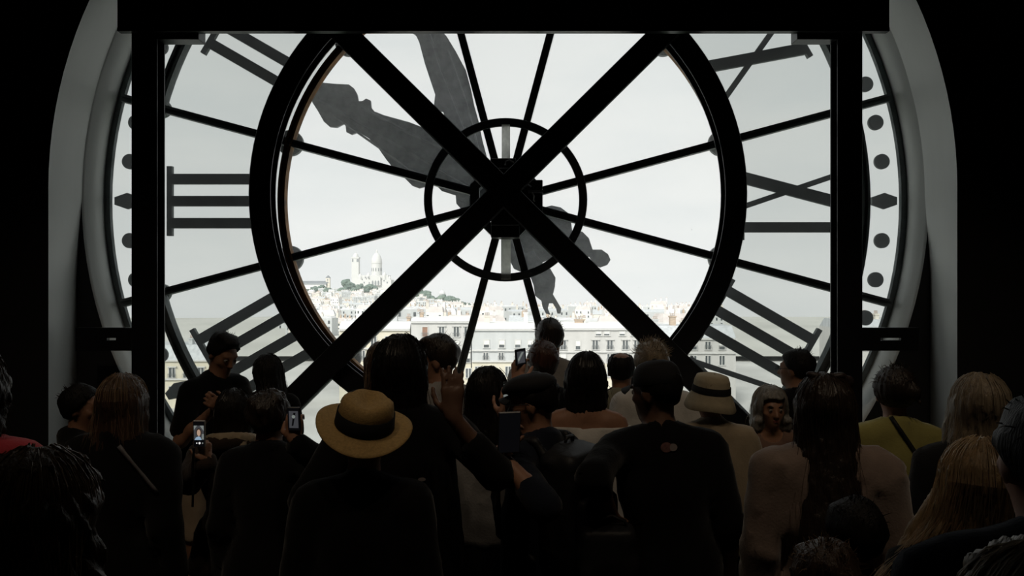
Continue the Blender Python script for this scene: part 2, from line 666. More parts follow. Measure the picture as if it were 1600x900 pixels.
# hub: collar, ring, straps, gear housing
bm = nbm()
annulus(bm, 44 * S, 59 * S, -0.09, 0.05, n=8, a0=PI / 8, a1=2 * PI + PI / 8)
cpart('hub_collar', bm, M_iron)
ring = nbm()
annulus(ring, 113.5 * S, 126 * S, -0.075, -0.05, n=96, bev=0.003)
hr = cpart('hub_ring', ring, M_iron)
for k in range(12):
    a = math.radians(15 + 30 * k + (4 if k % 2 else -4))
    bm = nbm()
    disc(bm, 2.2 * S, -0.079, -0.07, 120 * S * math.cos(a), 120 * S * math.sin(a), n=10)
    cpart('bolt', bm, M_zinc, parent=hr)
bm = nbm()
disc(bm, 10 * S, -0.25, 0.2, n=20)
cpart('axle', bm, M_iron)


def cbox(px0, px1, py0, py1, y0, y1, bev=0.004):
    """a box given by pixels at the depth of its front"""
    Y = YD + y0
    bm = nbm()
    box(bm, Wx(px0, Y) - CX, Wx(px1, Y) - CX, y0, y1, Wz(py1, Y) - CZ, Wz(py0, Y) - CZ, bev=bev)
    return bm


M_strip = mat('pale_translucent_strip', (0.97, 0.97, 0.94), 0.4, var=0.25, scale=(40, 40, 25), thru=0.93)
cpart('strap', cbox(784, 797, 194, 252, -0.085, -0.080, 0.001), M_strip)
cpart('strap', cbox(783, 798, 366, 437, -0.085, -0.080, 0.001), M_strip)
mech = cpart('gear_housing', cbox(767, 811, 262, 352, -0.30, -0.06), M_box)
cpart('cover', cbox(766, 806, 247, 262, -0.24, -0.06), M_box, parent=mech)
cpart('cover', cbox(767, 812, 352, 371, -0.26, -0.06), M_box, parent=mech)
cpart('motor', cbox(808, 848, 297, 345, -0.24, -0.10), M_box, parent=mech)
cpart('motor_cap', cbox(812, 848, 281, 296, -0.26, -0.08), M_box, parent=mech)
cpart('bracket', cbox(825, 849, 297, 301, -0.27, -0.2, 0.001), M_zinc, parent=mech)
cpart('rail', cbox(811.5, 813.5, 296, 316, -0.27, -0.24, 0.001), M_zinc, parent=mech)
bm = nbm()
bm.free()
for pts in (((789, 258), (790, 252), (796, 250), (803, 254)), ((817, 284), (824, 288), (830, 292)), ((831, 300), (834, 306), (833, 313), (836, 315)), ((826, 322), (829, 317))):
    bm = nbm()
    tube(bm, [P(x, y, YD - 0.285) - Vector((CX, YD, CZ)) for x, y in pts], 0.006, 6)
    cpart('cable', bm, M_cable, parent=mech)


# the two hands turn outside the glass: thick pierced plates with raised ribs
def hand(name, outlines, ribs, Y, m):
    bm = nbm()
    for o in outlines:
        pts = [P(x, y, Y) for x, y in o]
        prism(bm, [(p.x - CX, p.z - CZ) for p in pts], Y - YD, Y - YD + 0.03)
    h = cpart(name, bm, m)
    bm = nbm()
    for r in ribs:
        tube(bm, [P(x, y, Y - 0.004) - Vector((CX, YD, CZ)) for x, y in r], 0.010, 6)
    cpart('rib', bm, m, parent=h)
    return h


YH = YD + 0.42
hand('hour_hand', [
    [(789, 303), (770, 268), (742, 240), (705, 216), (668, 202), (640, 191), (600, 180), (585, 174), (580, 168), (579, 157), (572, 154), (566, 158), (560, 158),
     (558, 147), (553, 138), (545, 132), (525, 131), (503, 129), (485, 148), (488, 160), (497, 174), (506, 190), (515, 198), (526, 199), (537, 193), (540, 197), (541, 206), (549, 210), (560, 206),
     (575, 215), (590, 230), (604, 250), (617, 266), (632, 278), (644, 290), (655, 294), (667, 291), (680, 288), (690, 298), (712, 305), (713, 318), (720, 326), (732, 326), (748, 330), (775, 340)],
    [(775, 330), (800, 300), (838, 338), (850, 324), (862, 321), (876, 324), (888, 333), (892, 345), (894, 360), (910, 362), (920, 372), (926, 390), (940, 390), (950, 397), (954, 406), (949, 414), (938, 418), (928, 413), (921, 401), (903, 404), (880, 396), (868, 388), (862, 404), (848, 410), (834, 392), (820, 396), (814, 378)],
], [[(500, 156), (560, 192), (640, 238), (730, 290)], [(565, 168), (640, 208), (700, 236), (760, 280)], [(520, 180), (570, 215), (640, 264), (700, 290)]], YH, M_hand)
hand('minute_hand', [
    [(800, 312), (778, 318), (752, 280), (726, 236), (711, 215), (700, 196), (692, 174), (684, 173), (678, 165), (679, 156), (680, 148), (674, 130), (664, 100), (655, 66), (650, 55), (641, 48), (622, 0), (600, -60), (606, -150), (640, -150), (660, -40), (686, 44), (698, 57), (712, 80), (728, 110), (736, 140), (741, 165), (748, 190), (754, 220), (762, 250), (780, 280)],
    [(776, 330), (802, 322), (816, 372), (822, 382), (840, 380), (845, 398), (848, 412), (860, 420), (868, 434), (867, 448), (864, 460), (870, 470), (877, 482), (876, 490), (871, 490), (869, 482), (864, 474), (858, 474), (856, 482), (860, 492), (853, 490), (848, 480), (846, 470), (836, 462), (834, 446), (828, 430), (812, 424), (803, 420), (797, 408), (797, 390)],
], [[(660, 20), (690, 110), (730, 210), (775, 300)], [(700, 80), (728, 160), (748, 235)]], YH + 0.08, M_hand)

# ---------------------------------------------------------------- the city across the river
M_wall_a = mat('pale_limestone', (0.58, 0.575, 0.555), 0.9, var=0.14, scale=(0.5, 0.5, 0.12), bump=0.1)
M_wall_b = mat('cool_limestone', (0.56, 0.58, 0.58), 0.9, var=0.14, scale=(0.6, 0.6, 0.1))
M_wall_c = mat('cream_stucco', (0.66, 0.62, 0.50), 0.9, var=0.1, scale=(0.5, 0.5, 0.3))
M_zincroof = mat('zinc_roof', (0.58, 0.61, 0.63), 0.6, var=0.25, scale=(1.5, 1.5, 0.2))
M_white = mat('white_render', (0.78, 0.775, 0.76), 0.9, var=0.06, scale=(0.2, 0.2, 0.2))
M_cream = mat('cream_render', (0.74, 0.70, 0.62), 0.9, var=0.08, scale=(0.2, 0.2, 0.2))
M_roofg = mat('pale_roof', (0.72, 0.73, 0.74), 0.8, var=0.25, scale=(0.3, 0.3, 0.3))
M_roofr = mat('tile_roof', (0.68, 0.63, 0.60), 0.8, var=0.25, scale=(0.3, 0.3, 0.3))
M_pane = mat('window_pane', (0.10, 0.115, 0.12), 0.25, var=0.5, scale=(0.7, 0.7, 0.7))
M_blind = mat('white_blind', (0.75, 0.75, 0.72), 0.8, var=0.08)
M_brown = mat('brown_blind', (0.30, 0.16, 0.10), 0.8, var=0.2)
M_frame = mat('white_window_frame', (0.66, 0.66, 0.64), 0.6)
M_rail = mat('balcony_iron', (0.16, 0.17, 0.17), 0.6)
M_brick = mat('chimney_brick', (0.56, 0.44, 0.33), 0.9, var=0.3, scale=(1, 1, 3))
M_pot = mat('clay_pot', (0.60, 0.53, 0.48), 0.8)
M_leaf = mat('far_foliage', (0.22, 0.28, 0.23), 0.9, var=0.55, scale=(0.25, 0.25, 0.25), col2=(0.11, 0.15, 0.135))  # leaf tones paled and greyed, carrying the distance haze in the colour
M_leaf2 = mat('quay_foliage', (0.10, 0.19, 0.05), 0.9, var=0.5, scale=(1.5, 1.5, 1.5))
M_trunk = mat('bark', (0.12, 0.09, 0.06), 0.9)
M_ground = mat('city_ground', (0.62, 0.62, 0.60), 0.95, var=0.3, scale=(0.05, 0.05, 0.05))
M_river = mat('river_water', (0.10, 0.13, 0.10), 0.15, var=0.3, scale=(0.2, 0.8, 0.2), bump=0.3, bscale=(0.6, 1.5, 1))
M_hillg = mat('hill_ground', (0.62, 0.62, 0.58), 0.95, var=0.25, scale=(0.01, 0.01, 0.01))

ZG = -24.0
bm = nbm()
box(bm, -300, 300, 112, 330, ZG - 1, ZG)
struct(obj('trim_3', bm, M_ground))
bm = nbm()
box(bm, -900, 900, 40, 112, ZG - 8, ZG - 7)
tag(obj('river', bm, M_river), 'dull green river below the window, glimpsed low between the people', 'river')
bm = nbm()
box(bm, -200, 200, 8, 40, ZG - 1, ZG)
box(bm, -200, 200, 39, 40, ZG - 8, ZG - 1)
struct(obj('trim_4', bm, M_ground))

YR = 160.0
KR = YR / F


def rx(px):
    return (px - 800) * KR


def rz(py):
    return CAM_Z - (py - 450) * KR


def window(parent, ox, px, y0, y1, w, style, m=None):
    """one window: frame standing proud of the wall, panes set back in it; size in pixels at the facade"""
    x, z0, z1, hw = rx(px) - ox, rz(y1), rz(y0), w * KR / 2
    bm = nbm()
    t = 0.14
    box(bm, x - hw - t, x - hw, -0.16, 0.05, z0, z1)
    box(bm, x + hw, x + hw + t, -0.16, 0.05, z0, z1)
    box(bm, x - hw - t, x + hw + t, -0.16, 0.05, z1, z1 + t)
    box(bm, x - hw - 0.25, x + hw + 0.25, -0.30, 0.05, z0 - t, z0)
    if style == 'casement':
        box(bm, x - 0.09, x + 0.09, -0.10, 0.02, z0, z1)
    if style == 'hood':
        box(bm, x - hw - 0.4, x + hw + 0.4, -0.40, 0.05, z1 + t, z1 + t + 0.2)
        box(bm, x - 0.09, x + 0.09, -0.10, 0.02, z0, z1)
    f = obj('window', bm, M_frame, parent)
    if style in ('blind', 'brown'):
        zm = z0 + (z1 - z0) * (0.38 if style == 'blind' else 0.0)
        bm = nbm()
        box(bm, x - hw, x + hw, -0.08, 0.02, zm, z1)
        obj('blind', bm, M_blind if style == 'blind' else M_brown, f)
        if zm > z0:
            bm = nbm()
            box(bm, x - hw, x + hw, -0.04, 0.02, z0, zm)
            obj('pane', bm, M_pane, f)
    else:
        for a, b in ((x - hw, x - 0.09), (x + 0.09, x + hw)):
            bm = nbm()
            box(bm, a, b, -0.04, 0.02, z0, z1)
            obj('pane', bm, M_pane, f)
    return f


def chimney(parent, ox, px, y0, y1, w, dep, m, off=4.0, pots=3):
    x, z0, z1, hw = rx(px) - ox, rz(y1), rz(y0), w * KR / 2
    bm = nbm()
    box(bm, x - hw, x + hw, off, off + dep, z0 - 2.5, z1)
    box(bm, x - hw - 0.15, x + hw + 0.15, off - 0.15, off + dep + 0.15, z1 - 0.3, z1)
    c = obj('chimney', bm, m, parent)
    for k in range(pots):
        bm = nbm()
        xx = x - hw + (k + 0.5) * 2 * hw / pots
        lathe(bm, [(0.16, z1), (0.13, z1 + 0.6), (0.17, z1 + 0.65)], 8)
        bmesh.ops.translate(bm, verts=bm.verts, vec=(xx, off + dep / 2, 0))
        obj('chimney_pot', bm, M_pot, c)


def building(label, pa, pb, ytop, m, rows, roof=None, bands=(), cream=None, stacks=(), depth=14):
    ox = (rx(pa) + rx(pb)) / 2
    b = empty('apartment_building', (ox, YR, ZG))
    tag(b, label, 'building')
    kids = []
    hw = (rx(pb) - rx(pa)) / 2 - 0.05
    bm = nbm()
    box(bm, -hw, hw, 0, depth, rz(cream) if cream else ZG, rz(ytop))
    kids.append(obj('wall', bm, m, b))
    if cream:
        bm = nbm()
        box(bm, -hw, hw, 0, depth, ZG, rz(cream))
        kids.append(obj('lower_wall', bm, M_wall_c, b))
    for y in bands:
        bm = nbm()
        box(bm, -hw, hw, -0.45, 0.02, rz(y) - 0.22, rz(y) + 0.1)
        kids.append(obj('ledge', bm, M_frame, b))
    for y0, y1, w, st, xs, rail in rows:
        for i, x in enumerate(xs):
            kids.append(window(b, ox, x, y0, y1, w, st[i % len(st)]))
            if rail:
                bm = nbm()
                zz, hw2, xx = rz(y1), w * KR / 2 + 0.2, rx(x) - ox
                box(bm, xx - hw2, xx + hw2, -0.42, -0.38, zz + 0.75, zz + 0.85)
                for j in range(7):
                    u = xx - hw2 + j * 2 * hw2 / 6
                    box(bm, u - 0.025, u + 0.025, -0.42, -0.38, zz, zz + 0.8)
                r = obj('balcony_rail', bm, M_rail, b)
                r['kind'] = 'stuff'
                kids.append(r)
    if roof:
        yr, inset, mr = roof
        bm = nbm()
        z0, z1 = rz(ytop), rz(yr)
        a = [bm.verts.new(v) for v in ((-hw, -0.1, z0), (hw, -0.1, z0), (hw, depth, z0), (-hw, depth, z0))]
        c = [bm.verts.new(v) for v in ((-hw, inset, z1), (hw, inset, z1), (hw, depth - inset, z1), (-hw, depth - inset, z1))]
        bm.faces.new(a[::-1])
        bm.faces.new(c)
        for i in range(4):
            bm.faces.new((a[i], a[(i + 1) % 4], c[(i + 1) % 4], c[i]))
        kids.append(obj('roof', bm, mr, b))
    for px, y0, y1, w, mm in stacks:
        chimney(b, ox, px, y0, y1, w, 1.4, mm)
        kids.append(None)
    for ch in list(b.children):
        ch.location.z -= ZG
    return b


building('grey slate mansard house with cream wall seen beside the left steel post', 150, 330, 563, M_wall_c,
         [(575, 590, 9, ['hood'], [200, 222, 245, 269, 292, 314], True), (604, 620, 9, ['casement'], [200, 222, 245, 269, 292, 314], False)],
         roof=(540, 2.2, M_zincroof), bands=(563, 592), stacks=((262, 528, 548, 5, M_brick), (285, 530, 548, 6, M_wall_b)))
building('cream facade with tall windows just below the diagonal beam, left of the tallest head', 530, 641, 514, M_wall_c,
         [(526, 540, 8, ['casement'], [548, 566, 584, 606, 626], False), (548, 562, 8, ['casement'], [548, 566, 584, 606, 626], True), (572, 586, 8, ['casement'], [548, 566, 584, 606, 626], False)],
         roof=(503, 1.5, M_roofg), bands=(515, 544), stacks=((612, 492, 508, 8, M_wall_b), (634, 496, 510, 5, M_brick)))
building('beige grey facade with one brown window blind and two rows of windows', 642, 736, 502, M_wall_a,
         [(511, 526, 8, ['brown', 'hood', 'hood', 'hood'], [664, 690, 713, 730], True), (533, 544, 8, ['blind'], [664, 690, 713, 730], False), (552, 566, 8, ['casement', 'blind'], [664, 690, 713, 730], True),
          (576, 590, 8, ['casement'], [664, 690, 713, 732], False)],
         roof=(497, 2.5, M_white), bands=(503, 548), cream=566, stacks=((655, 489, 500, 5, M_brick), (650, 488, 500, 4, M_wall_b)))
building('cool grey facade with white half drawn blinds over a cream lower storey', 737, 836, 514, M_wall_b,
         [(531, 543, 8, ['blind'], [760, 784, 809, 829], False), (551, 562, 7, ['casement'], [759, 783, 808, 829], True), (573, 587, 8, ['casement'], [735.5 + 11, 770, 794, 818], False)],
         roof=(506, 3.0, M_white), bands=(515, 547, 564), cream=565, stacks=((760, 494, 508, 8, M_cream), (822, 489, 514, 6, M_white)))
building('pale facade with tan chimney breast and small attic windows', 837, 1003, 513, M_wall_a,
         [(518, 524, 8, ['blind'], [935, 948, 972, 990], False), (532, 546, 8, ['hood'], [880, 930, 953, 977, 995], True), (532, 546, 7, ['blind'], [856, 903], False),
          (553, 566, 8, ['casement', 'blind'], [856, 880, 903, 930, 953, 977], True), (574, 588, 8, ['casement'], [856, 880, 903, 930, 953, 977, 995], False)],
         roof=(506, 3.0, M_white), bands=(514, 549), cream=568, stacks=((908, 500, 520, 14, M_brick), (916, 498, 514, 4, M_cream), (846, 502, 513, 6, M_wall_b)))
building('zinc roofed building with a tall ochre chimney at the right of the inner ring', 1004, 1150, 528, M_wall_a,
         [(534, 546, 8, ['casement', 'blind'], [1018, 1040, 1062, 1084, 1106, 1128], True), (556, 570, 8, ['casement'], [1018, 1040, 1062, 1084, 1106, 1128], False)],
         roof=(510, 3.0, M_zincroof), bands=(529, 551), stacks=((1058, 495, 512, 9, M_brick), (1030, 500, 514, 8, M_wall_b), (1075, 503, 514, 7, M_cream)))
building('far right pale building with chimneys beside the right steel post', 1322, 1470, 514, M_wall_a,
         [(525, 538, 8, ['casement'], [1340, 1364, 1388, 1412, 1436], True), (550, 564, 8, ['casement'], [1340, 1364, 1388, 1412, 1436], False)],
         roof=(500, 2.6, M_zincroof), bands=(515, 545), stacks=((1366, 490, 503, 7, M_brick), (1385, 491, 503, 6, M_cream)))


# houses of the town behind: six patterns, each house its own object
def house_mesh(w, d, h, kind):
    bm = nbm()
    box(bm, -w / 2, w / 2, 0, d, 0, h)
    rh = [2.2, 3.0, 1.2, 2.6, 3.6, 0.8][kind]
    if kind in (1, 4):          # gable along x
        a = [bm.verts.new(v) for v in ((-w / 2 - .2, -.3, h), (w / 2 + .2, -.3, h), (w / 2 + .2, d + .3, h), (-w / 2 - .2, d + .3, h))]
        r = [bm.verts.new((-w / 2 - .2, d / 2, h + rh)), bm.verts.new((w / 2 + .2, d / 2, h + rh))]
        fs = [bm.faces.new((a[0], a[1], r[1], r[0])), bm.faces.new((a[2], a[3], r[0], r[1])), bm.faces.new((a[1], a[2], r[1])), bm.faces.new((a[3], a[0], r[0]))]
    else:
        i = d * 0.22
        a = [bm.verts.new(v) for v in ((-w / 2, 0, h), (w / 2, 0, h), (w / 2, d, h), (-w / 2, d, h))]
        c = [bm.verts.new(v) for v in ((-w / 2 + i * .4, i, h + rh), (w / 2 - i * .4, i, h + rh), (w / 2 - i * .4, d - i, h + rh), (-w / 2 + i * .4, d - i, h + rh))]
        fs = [bm.faces.new(c)] + [bm.faces.new((a[j], a[(j + 1) % 4], c[(j + 1) % 4], c[j])) for j in range(4)]
    for f in fs:
        f.material_index = 1
    nfl = max(2, int(h / 3.3))
    nc = max(3, int(w / 3.0))
    for r in range(nfl - 1):
        for c in range(nc):
            x = -w / 2 + (c + 0.5) * w / nc
            z = h - 2.9 - r * 3.2
            if z > 0.5 and (c + r * 2 + kind) % 5:
                box(bm, x - 0.5, x + 0.5, -0.07, 0.02, z, z + 1.7, mi=2)
    for c in range(3):
        x = (-0.35 + 0.33 * c + 0.05 * kind) * w
        box(bm, x - 0.5, x + 0.5, d * 0.4, d * 0.4 + 1.6, h, h + rh + 1.3 + 0.5 * ((c + kind) % 3), mi=3)
        for q_ in range(2):
            box(bm, x - 0.35 + q_ * 0.45, x - 0.1 + q_ * 0.45, d * 0.4 + 0.5, d * 0.4 + 0.9, h + rh + 1.3, h + rh + 2.2 + 0.4 * ((c + kind) % 3), mi=4)
    me = bpy.data.meshes.new('house')
    bmesh.ops.recalc_face_normals(bm, faces=bm.faces)
    bm.to_mesh(me)
    bm.free()
    for m in ([M_white, M_cream, M_wall_b][kind % 3], [M_roofg, M_roofr, M_zincroof][(kind + (kind > 2)) % 3], M_pane, [M_white, M_cream, M_brick][(kind * 2) % 3], M_pot):
        me.materials.append(m)
    return me


HM = [house_mesh(14, 11, 17, 0), house_mesh(10, 10, 15, 1), house_mesh(20, 12, 18, 2), house_mesh(12, 10, 20, 3), house_mesh(16, 12, 14, 4), house_mesh(24, 14, 19, 5)]


def hill_py(px):
    """height of the hill's outline in the photograph, used to shape the terrain 2.4 km away"""
    pts = [(300, 600), (380, 560), (440, 500), (470, 456), (480, 452), (540, 450), (620, 452), (660, 463), (700, 472), (745, 486), (800, 492), (900, 496), (1200, 496)]
    for (a, b), (c, d) in zip(pts, pts[1:]):
        if a <= px <= c:
            return b + (d - b) * (px - a) / (c - a)
    return 496 if px > 900 else 600


YHILL = 2400.0


def terrain(x, y):
    """ground height: the flat town rises to the hill"""
    px = 800 + x * F / max(600.0, min(y, YHILL))
    top = CAM_Z - (hill_py(px) + 4 - 450) * YHILL / F
    t = min(1.0, max(0.0, (y - 700) / (YHILL - 700)))
    zg = ZG + 2 - 9 * min(1, max(0, (y - 300) / 900))
    t = t ** 1.25
    return zg * (1 - t) + top * t


bm = nbm()
gx, gy = 46, 30
vv = [[None] * (gy + 1) for _ in range(gx + 1)]
for i in range(gx + 1):
    for j in range(gy + 1):
        y = 260 + (3000 - 260) * j / gy
        x = (-0.62 + 1.24 * i / gx) * YHILL * (0.35 + 0.65 * y / 3000)
        vv[i][j] = bm.verts.new((x, y, terrain(x, min(y, YHILL)) - max(0, y - YHILL) * 0.08))
for i in range(gx):
    for j in range(gy):
        bm.faces.new((vv[i][j], vv[i + 1][j], vv[i + 1][j + 1], vv[i][j + 1]))
hill = obj('hill', bm, M_hillg, smooth=True)
struct(hill)

rs = random.Random(11)
spots = []
for (ya, yb, n, p0, p1) in ((205, 330, 42, 600, 1130), (340, 560, 46, 450, 1120), (580, 900, 62, 440, 1110), (900, 1500, 76, 440, 950), (1500, 2250, 74, 450, 770)):
    for k in range(n):
        for _ in range(14):
            y = ya + (yb - ya) * rs.random()
            px = p0 + (p1 - p0) * (k + rs.random()) / n
            x = (px - 800) * y / F
            if all((x - a) ** 2 + (y - b) ** 2 > 25 ** 2 for a, b, _p in spots):
                spots.append((x, y, px))
                break
spots = [(p_, y_) for x_, y_, p_ in spots]
HL = {0: 'white plastered house with low zinc roof in the town across the river', 1: 'cream gabled house with tiled roof in the town across the river',
      2: 'wide grey stone block with pale roof in the town across the river', 3: 'tall white house with grey roof and clay chimney pots in the far town',
      4: 'cream gabled block with pale roof in the town across the river', 5: 'long grey block with nearly flat roof in the far town'}
seen_kind = set()
for px, y in spots:
    x = (px - 800) * y / F
    k = rs.randrange(6)
    o = bpy.data.objects.new('town_house', HM[k])
    COL.objects.link(o)
    o.location = (x, y, terrain(x, y) - (5.5 + 4.0 * rs.random() if y < 340 else 6.5 + 5.0 * rs.random() if y < 900 else 8.0))
    o.rotation_euler.z = rs.uniform(-0.35, 0.35)
    sc = rs.uniform(0.85, 1.1)
    o.scale = (sc, sc, sc)
    tag(o, HL[k], 'house', 'town houses ' + ['white low zinc', 'cream gabled tiled', 'wide grey stone', 'tall white with pots', 'cream gabled pale', 'long grey flat'][k])

# ---- hill top: basilica, old church, domed water tower, trees
KH = YHILL / F


def hx(px):
    return (px - 800) * KH


def hz(py):
    return CAM_Z - (py - 450) * KH


M_bas = mat('travertine', (0.66, 0.665, 0.65), 0.9, var=0.06, scale=(0.05, 0.05, 0.05))
M_slate = mat('slate', (0.24, 0.26, 0.275), 0.8, var=0.2, scale=(0.3, 0.3, 0.3))
M_shade = mat('arch_opening', (0.30, 0.32, 0.33), 0.9, var=0.2, scale=(0.1, 0.1, 0.1))
bz = empty('basilica', (hx(580), YHILL, hz(450)))
tag(bz, 'white domed basilica with square bell tower on top of the hill', 'basilica')


def bpart(name, bm, m=None, parent=None):
    if parent is None:
        bmesh.ops.translate(bm, verts=bm.verts, vec=(-hx(580), 0, -hz(450)))
    else:
        bmesh.ops.translate(bm, verts=bm.verts, vec=(-hx(580), 0, -hz(450)))
    return obj(name, bm, m or M_bas, parent or bz)


def dome(bm, cx, cy, cz, r, h, n=20):
    prof = [(r, 0), (r * 1.0, h * 0.12), (r * 0.93, h * 0.35), (r * 0.75, h * 0.6), (r * 0.45, h * 0.8), (r * 0.16, h * 0.9), (r * 0.15, h * 1.08), (0.02 * r, h * 1.2)]
    vs0 = set(bm.verts)
    lathe(bm, prof, n)
    bmesh.ops.translate(bm, verts=[v for v in bm.verts if v not in vs0], vec=(cx, cy, cz))


bm = nbm()
box(bm, hx(552), hx(611), 0, 60, hz(455), hz(437))
box(bm, hx(556), hx(606), 5, 55, hz(437), hz(430))
bpart('nave', bm)
bm = nbm()
box(bm, hx(549), hx(560), 4, 24, hz(450), hz(403))
box(bm, hx(548.5), hx(560.5), 3, 25, hz(403.5), hz(401.5))
tw = bpart('bell_tower', bm)
bm = nbm()
dome(bm, hx(554.5), 14, hz(402), 9.0, 16)
bpart('tower_cap', bm, parent=tw)
for px, w in ((550.8, 0.9), (558.3, 1.5)):
    bm = nbm()
    box(bm, hx(px - w), hx(px + w), 3.3, 4.2, hz(409), hz(404.5))
    bpart('belfry_opening', bm, M_shade, tw)
bm = nbm()
lathe(bm, [(17, hz(430)), (17, hz(412)), (18, hz(411)), (18, hz(409.5))], 24)
bmesh.ops.translate(bm, verts=bm.verts, vec=(hx(586), 30, 0))
drum = bpart('drum', bm)
for i in range(12):
    a = 2 * PI * i / 12
    bm = nbm()
    M = Matrix.Translation((hx(586), 30, 0)) @ Matrix.Rotation(a, 4, 'Z')
    box(bm, -1.5, 1.5, -17.4, -16.6, hz(423.5), hz(418.5), M)
    bpart('drum_window', bm, M_shade, drum)
bm = nbm()
dome(bm, hx(586), 30, hz(410), 17, 36, 28)
bpart('dome', bm)
for px, y0, r in ((562, 434, 7), (575, 432, 6), (600, 432, 7), (608, 436, 5)):
    bm = nbm()
    lathe(bm, [(r, hz(440)), (r, hz(y0))], 16)
    dome(bm, 0, 0, hz(y0), r, r * 2.1, 16)
    bmesh.ops.translate(bm, verts=bm.verts, vec=(hx(px), 8, 0))
    bpart('small_dome', bm)
bm = nbm()
prism(bm, [(hx(580), hz(446)), (hx(595), hz(446)), (hx(595), hz(433)), (hx(587.5), hz(428.5)), (hx(580), hz(433))], -8, 2)
pc = bpart('porch', bm)
for px in (583, 587.5, 592):
    bm = nbm()
    prism(bm, [(hx(px - 1.3), hz(446)), (hx(px + 1.3), hz(446)), (hx(px + 1.3), hz(440)), (hx(px), hz(438)), (hx(px - 1.3), hz(440))], -8.6, -7.8)
    bpart('arch', bm, M_shade, pc)
for px, py in ((571, 433), (575.5, 433), (566, 436), (600, 438), (569, 441), (577, 441.5), (605, 441)):
    bm = nbm()
    box(bm, hx(px - 0.9), hx(px + 0.9), -0.8, 0.3, hz(py + 1.6), hz(py - 0.6))
    bpart('window', bm, M_shade)

ch = empty('old_church', (hx(505), YHILL - 60, hz(445)))
tag(ch, 'long grey roofed church with small pointed tower left of the basilica', 'church')
KC = (YHILL - 60) / F


def cx_(px):
    return (px - 505) * KC


def cz_(py):
    return -(py - 445) * KC


bm = nbm()
prism(bm, [(0, cz_(452)), (18, cz_(452)), (18, cz_(444)), (0, cz_(444))], cx_(472), cx_(519))
M4 = Matrix.Rotation(-PI / 2, 4, 'Z')
bmesh.ops.transform(bm, matrix=M4, verts=bm.verts)
obj('nave', bm, M_white, ch)
bm = nbm()
prism(bm, [(-1, cz_(445)), (19, cz_(445)), (9, cz_(439))], cx_(472), cx_(520))
bmesh.ops.transform(bm, matrix=M4, verts=bm.verts)
obj('roof', bm, M_slate, ch)
bm = nbm()
box(bm, cx_(518), cx_(524), -12, 0, cz_(455), cz_(434.5))
t_ = obj('tower', bm, M_cream, ch)
bm = nbm()
a = [bm.verts.new(v) for v in ((cx_(517.4), -12.5, cz_(434.5)), (cx_(524.6), -12.5, cz_(434.5)), (cx_(524.6), 0.5, cz_(434.5)), (cx_(517.4), 0.5, cz_(434.5)))]
tp = bm.verts.new((cx_(521), -6, cz_(430)))
bm.faces.new(a[::-1])
for i in range(4):
    bm.faces.new((a[i], a[(i + 1) % 4], tp))
obj('spire', bm, M_slate, t_)
for dz in (437, 441):
    bm = nbm()
    box(bm, cx_(520), cx_(522), -12.6, -11.8, cz_(dz + 1.5), cz_(dz - 0.6))
    obj('window', bm, M_shade, t_)

wt = empty('domed_pavilion', (hx(691), YHILL, hz(470)))
tag(wt, 'pale domed pavilion rising above trees right of the diagonal beam', 'pavilion')
for nm, prof, m in (('base', [(13, -20), (13, 20 * 0.4)], M_white), ('drum', [(9, 8), (9, 22)], M_wall_b), ('dome', [(10.5, 22), (10, 26), (7, 31), (2, 34), (0.3, 39)], M_roofg)):
    bm = nbm()
    lathe(bm, prof, 20)
    obj(nm, bm, m, wt)


def crown_mesh(seed, n=11):
    r = random.Random(seed)
    bm = nbm()
    for i in range(n):
        a, u = r.random() * 2 * PI, r.random()
        c = Vector((math.cos(a) * 0.55 * u ** .5, math.sin(a) * 0.55 * u ** .5, r.uniform(-0.25, 0.55)))
        g = bmesh.ops.create_icosphere(bm, subdivisions=2, radius=r.uniform(0.34, 0.52))
        for v in g['verts']:
            v.co *= 1 + 0.22 * (math.sin(v.co.x * 23 + seed) * math.sin(v.co.y * 19 + i) + 0.6 * math.sin(v.co.z * 29 + i * 2))
            v.co += c
    me = bpy.data.meshes.new('crown')
    bm.to_mesh(me)
    bm.free()
    return me


CR = [crown_mesh(s_) for s_ in (1, 2, 3, 4)]
CR2 = []
for m_ in CR:
    m_.materials.append(M_leaf)
    c2_ = m_.copy()
    c2_.materials.clear()
    c2_.materials.append(M_leaf2)
    CR2.append(c2_)
bm = nbm()
lathe(bm, [(0.10, -1.6), (0.07, -0.7), (0.05, 0.0)], 8)
TRM = bpy.data.meshes.new('trunk')
bm.to_mesh(TRM)
bm.free()
TRM.materials.append(M_trunk)


def tree(px, py, wpx, hpx, Y, i, label, group, leaf2=False):
    p = P(px, py, Y)
    k = Y / F
    t = empty('tree', p - Vector((0, 0, hpx * k * 0.8)))
    tag(t, label, 'tree', group)
    for nm, me in (('crown', (CR2 if leaf2 else CR)[i % 4]), ('trunk', TRM)):
        o = bpy.data.objects.new(nm, me)
        COL.objects.link(o)
        o.parent = t
        o.location = (0, 0, hpx * k * 0.8)
        o.scale = (wpx * k * 0.5, wpx * k * 0.5, hpx * k * 0.5)
        o.rotation_euler.z = i * 1.7


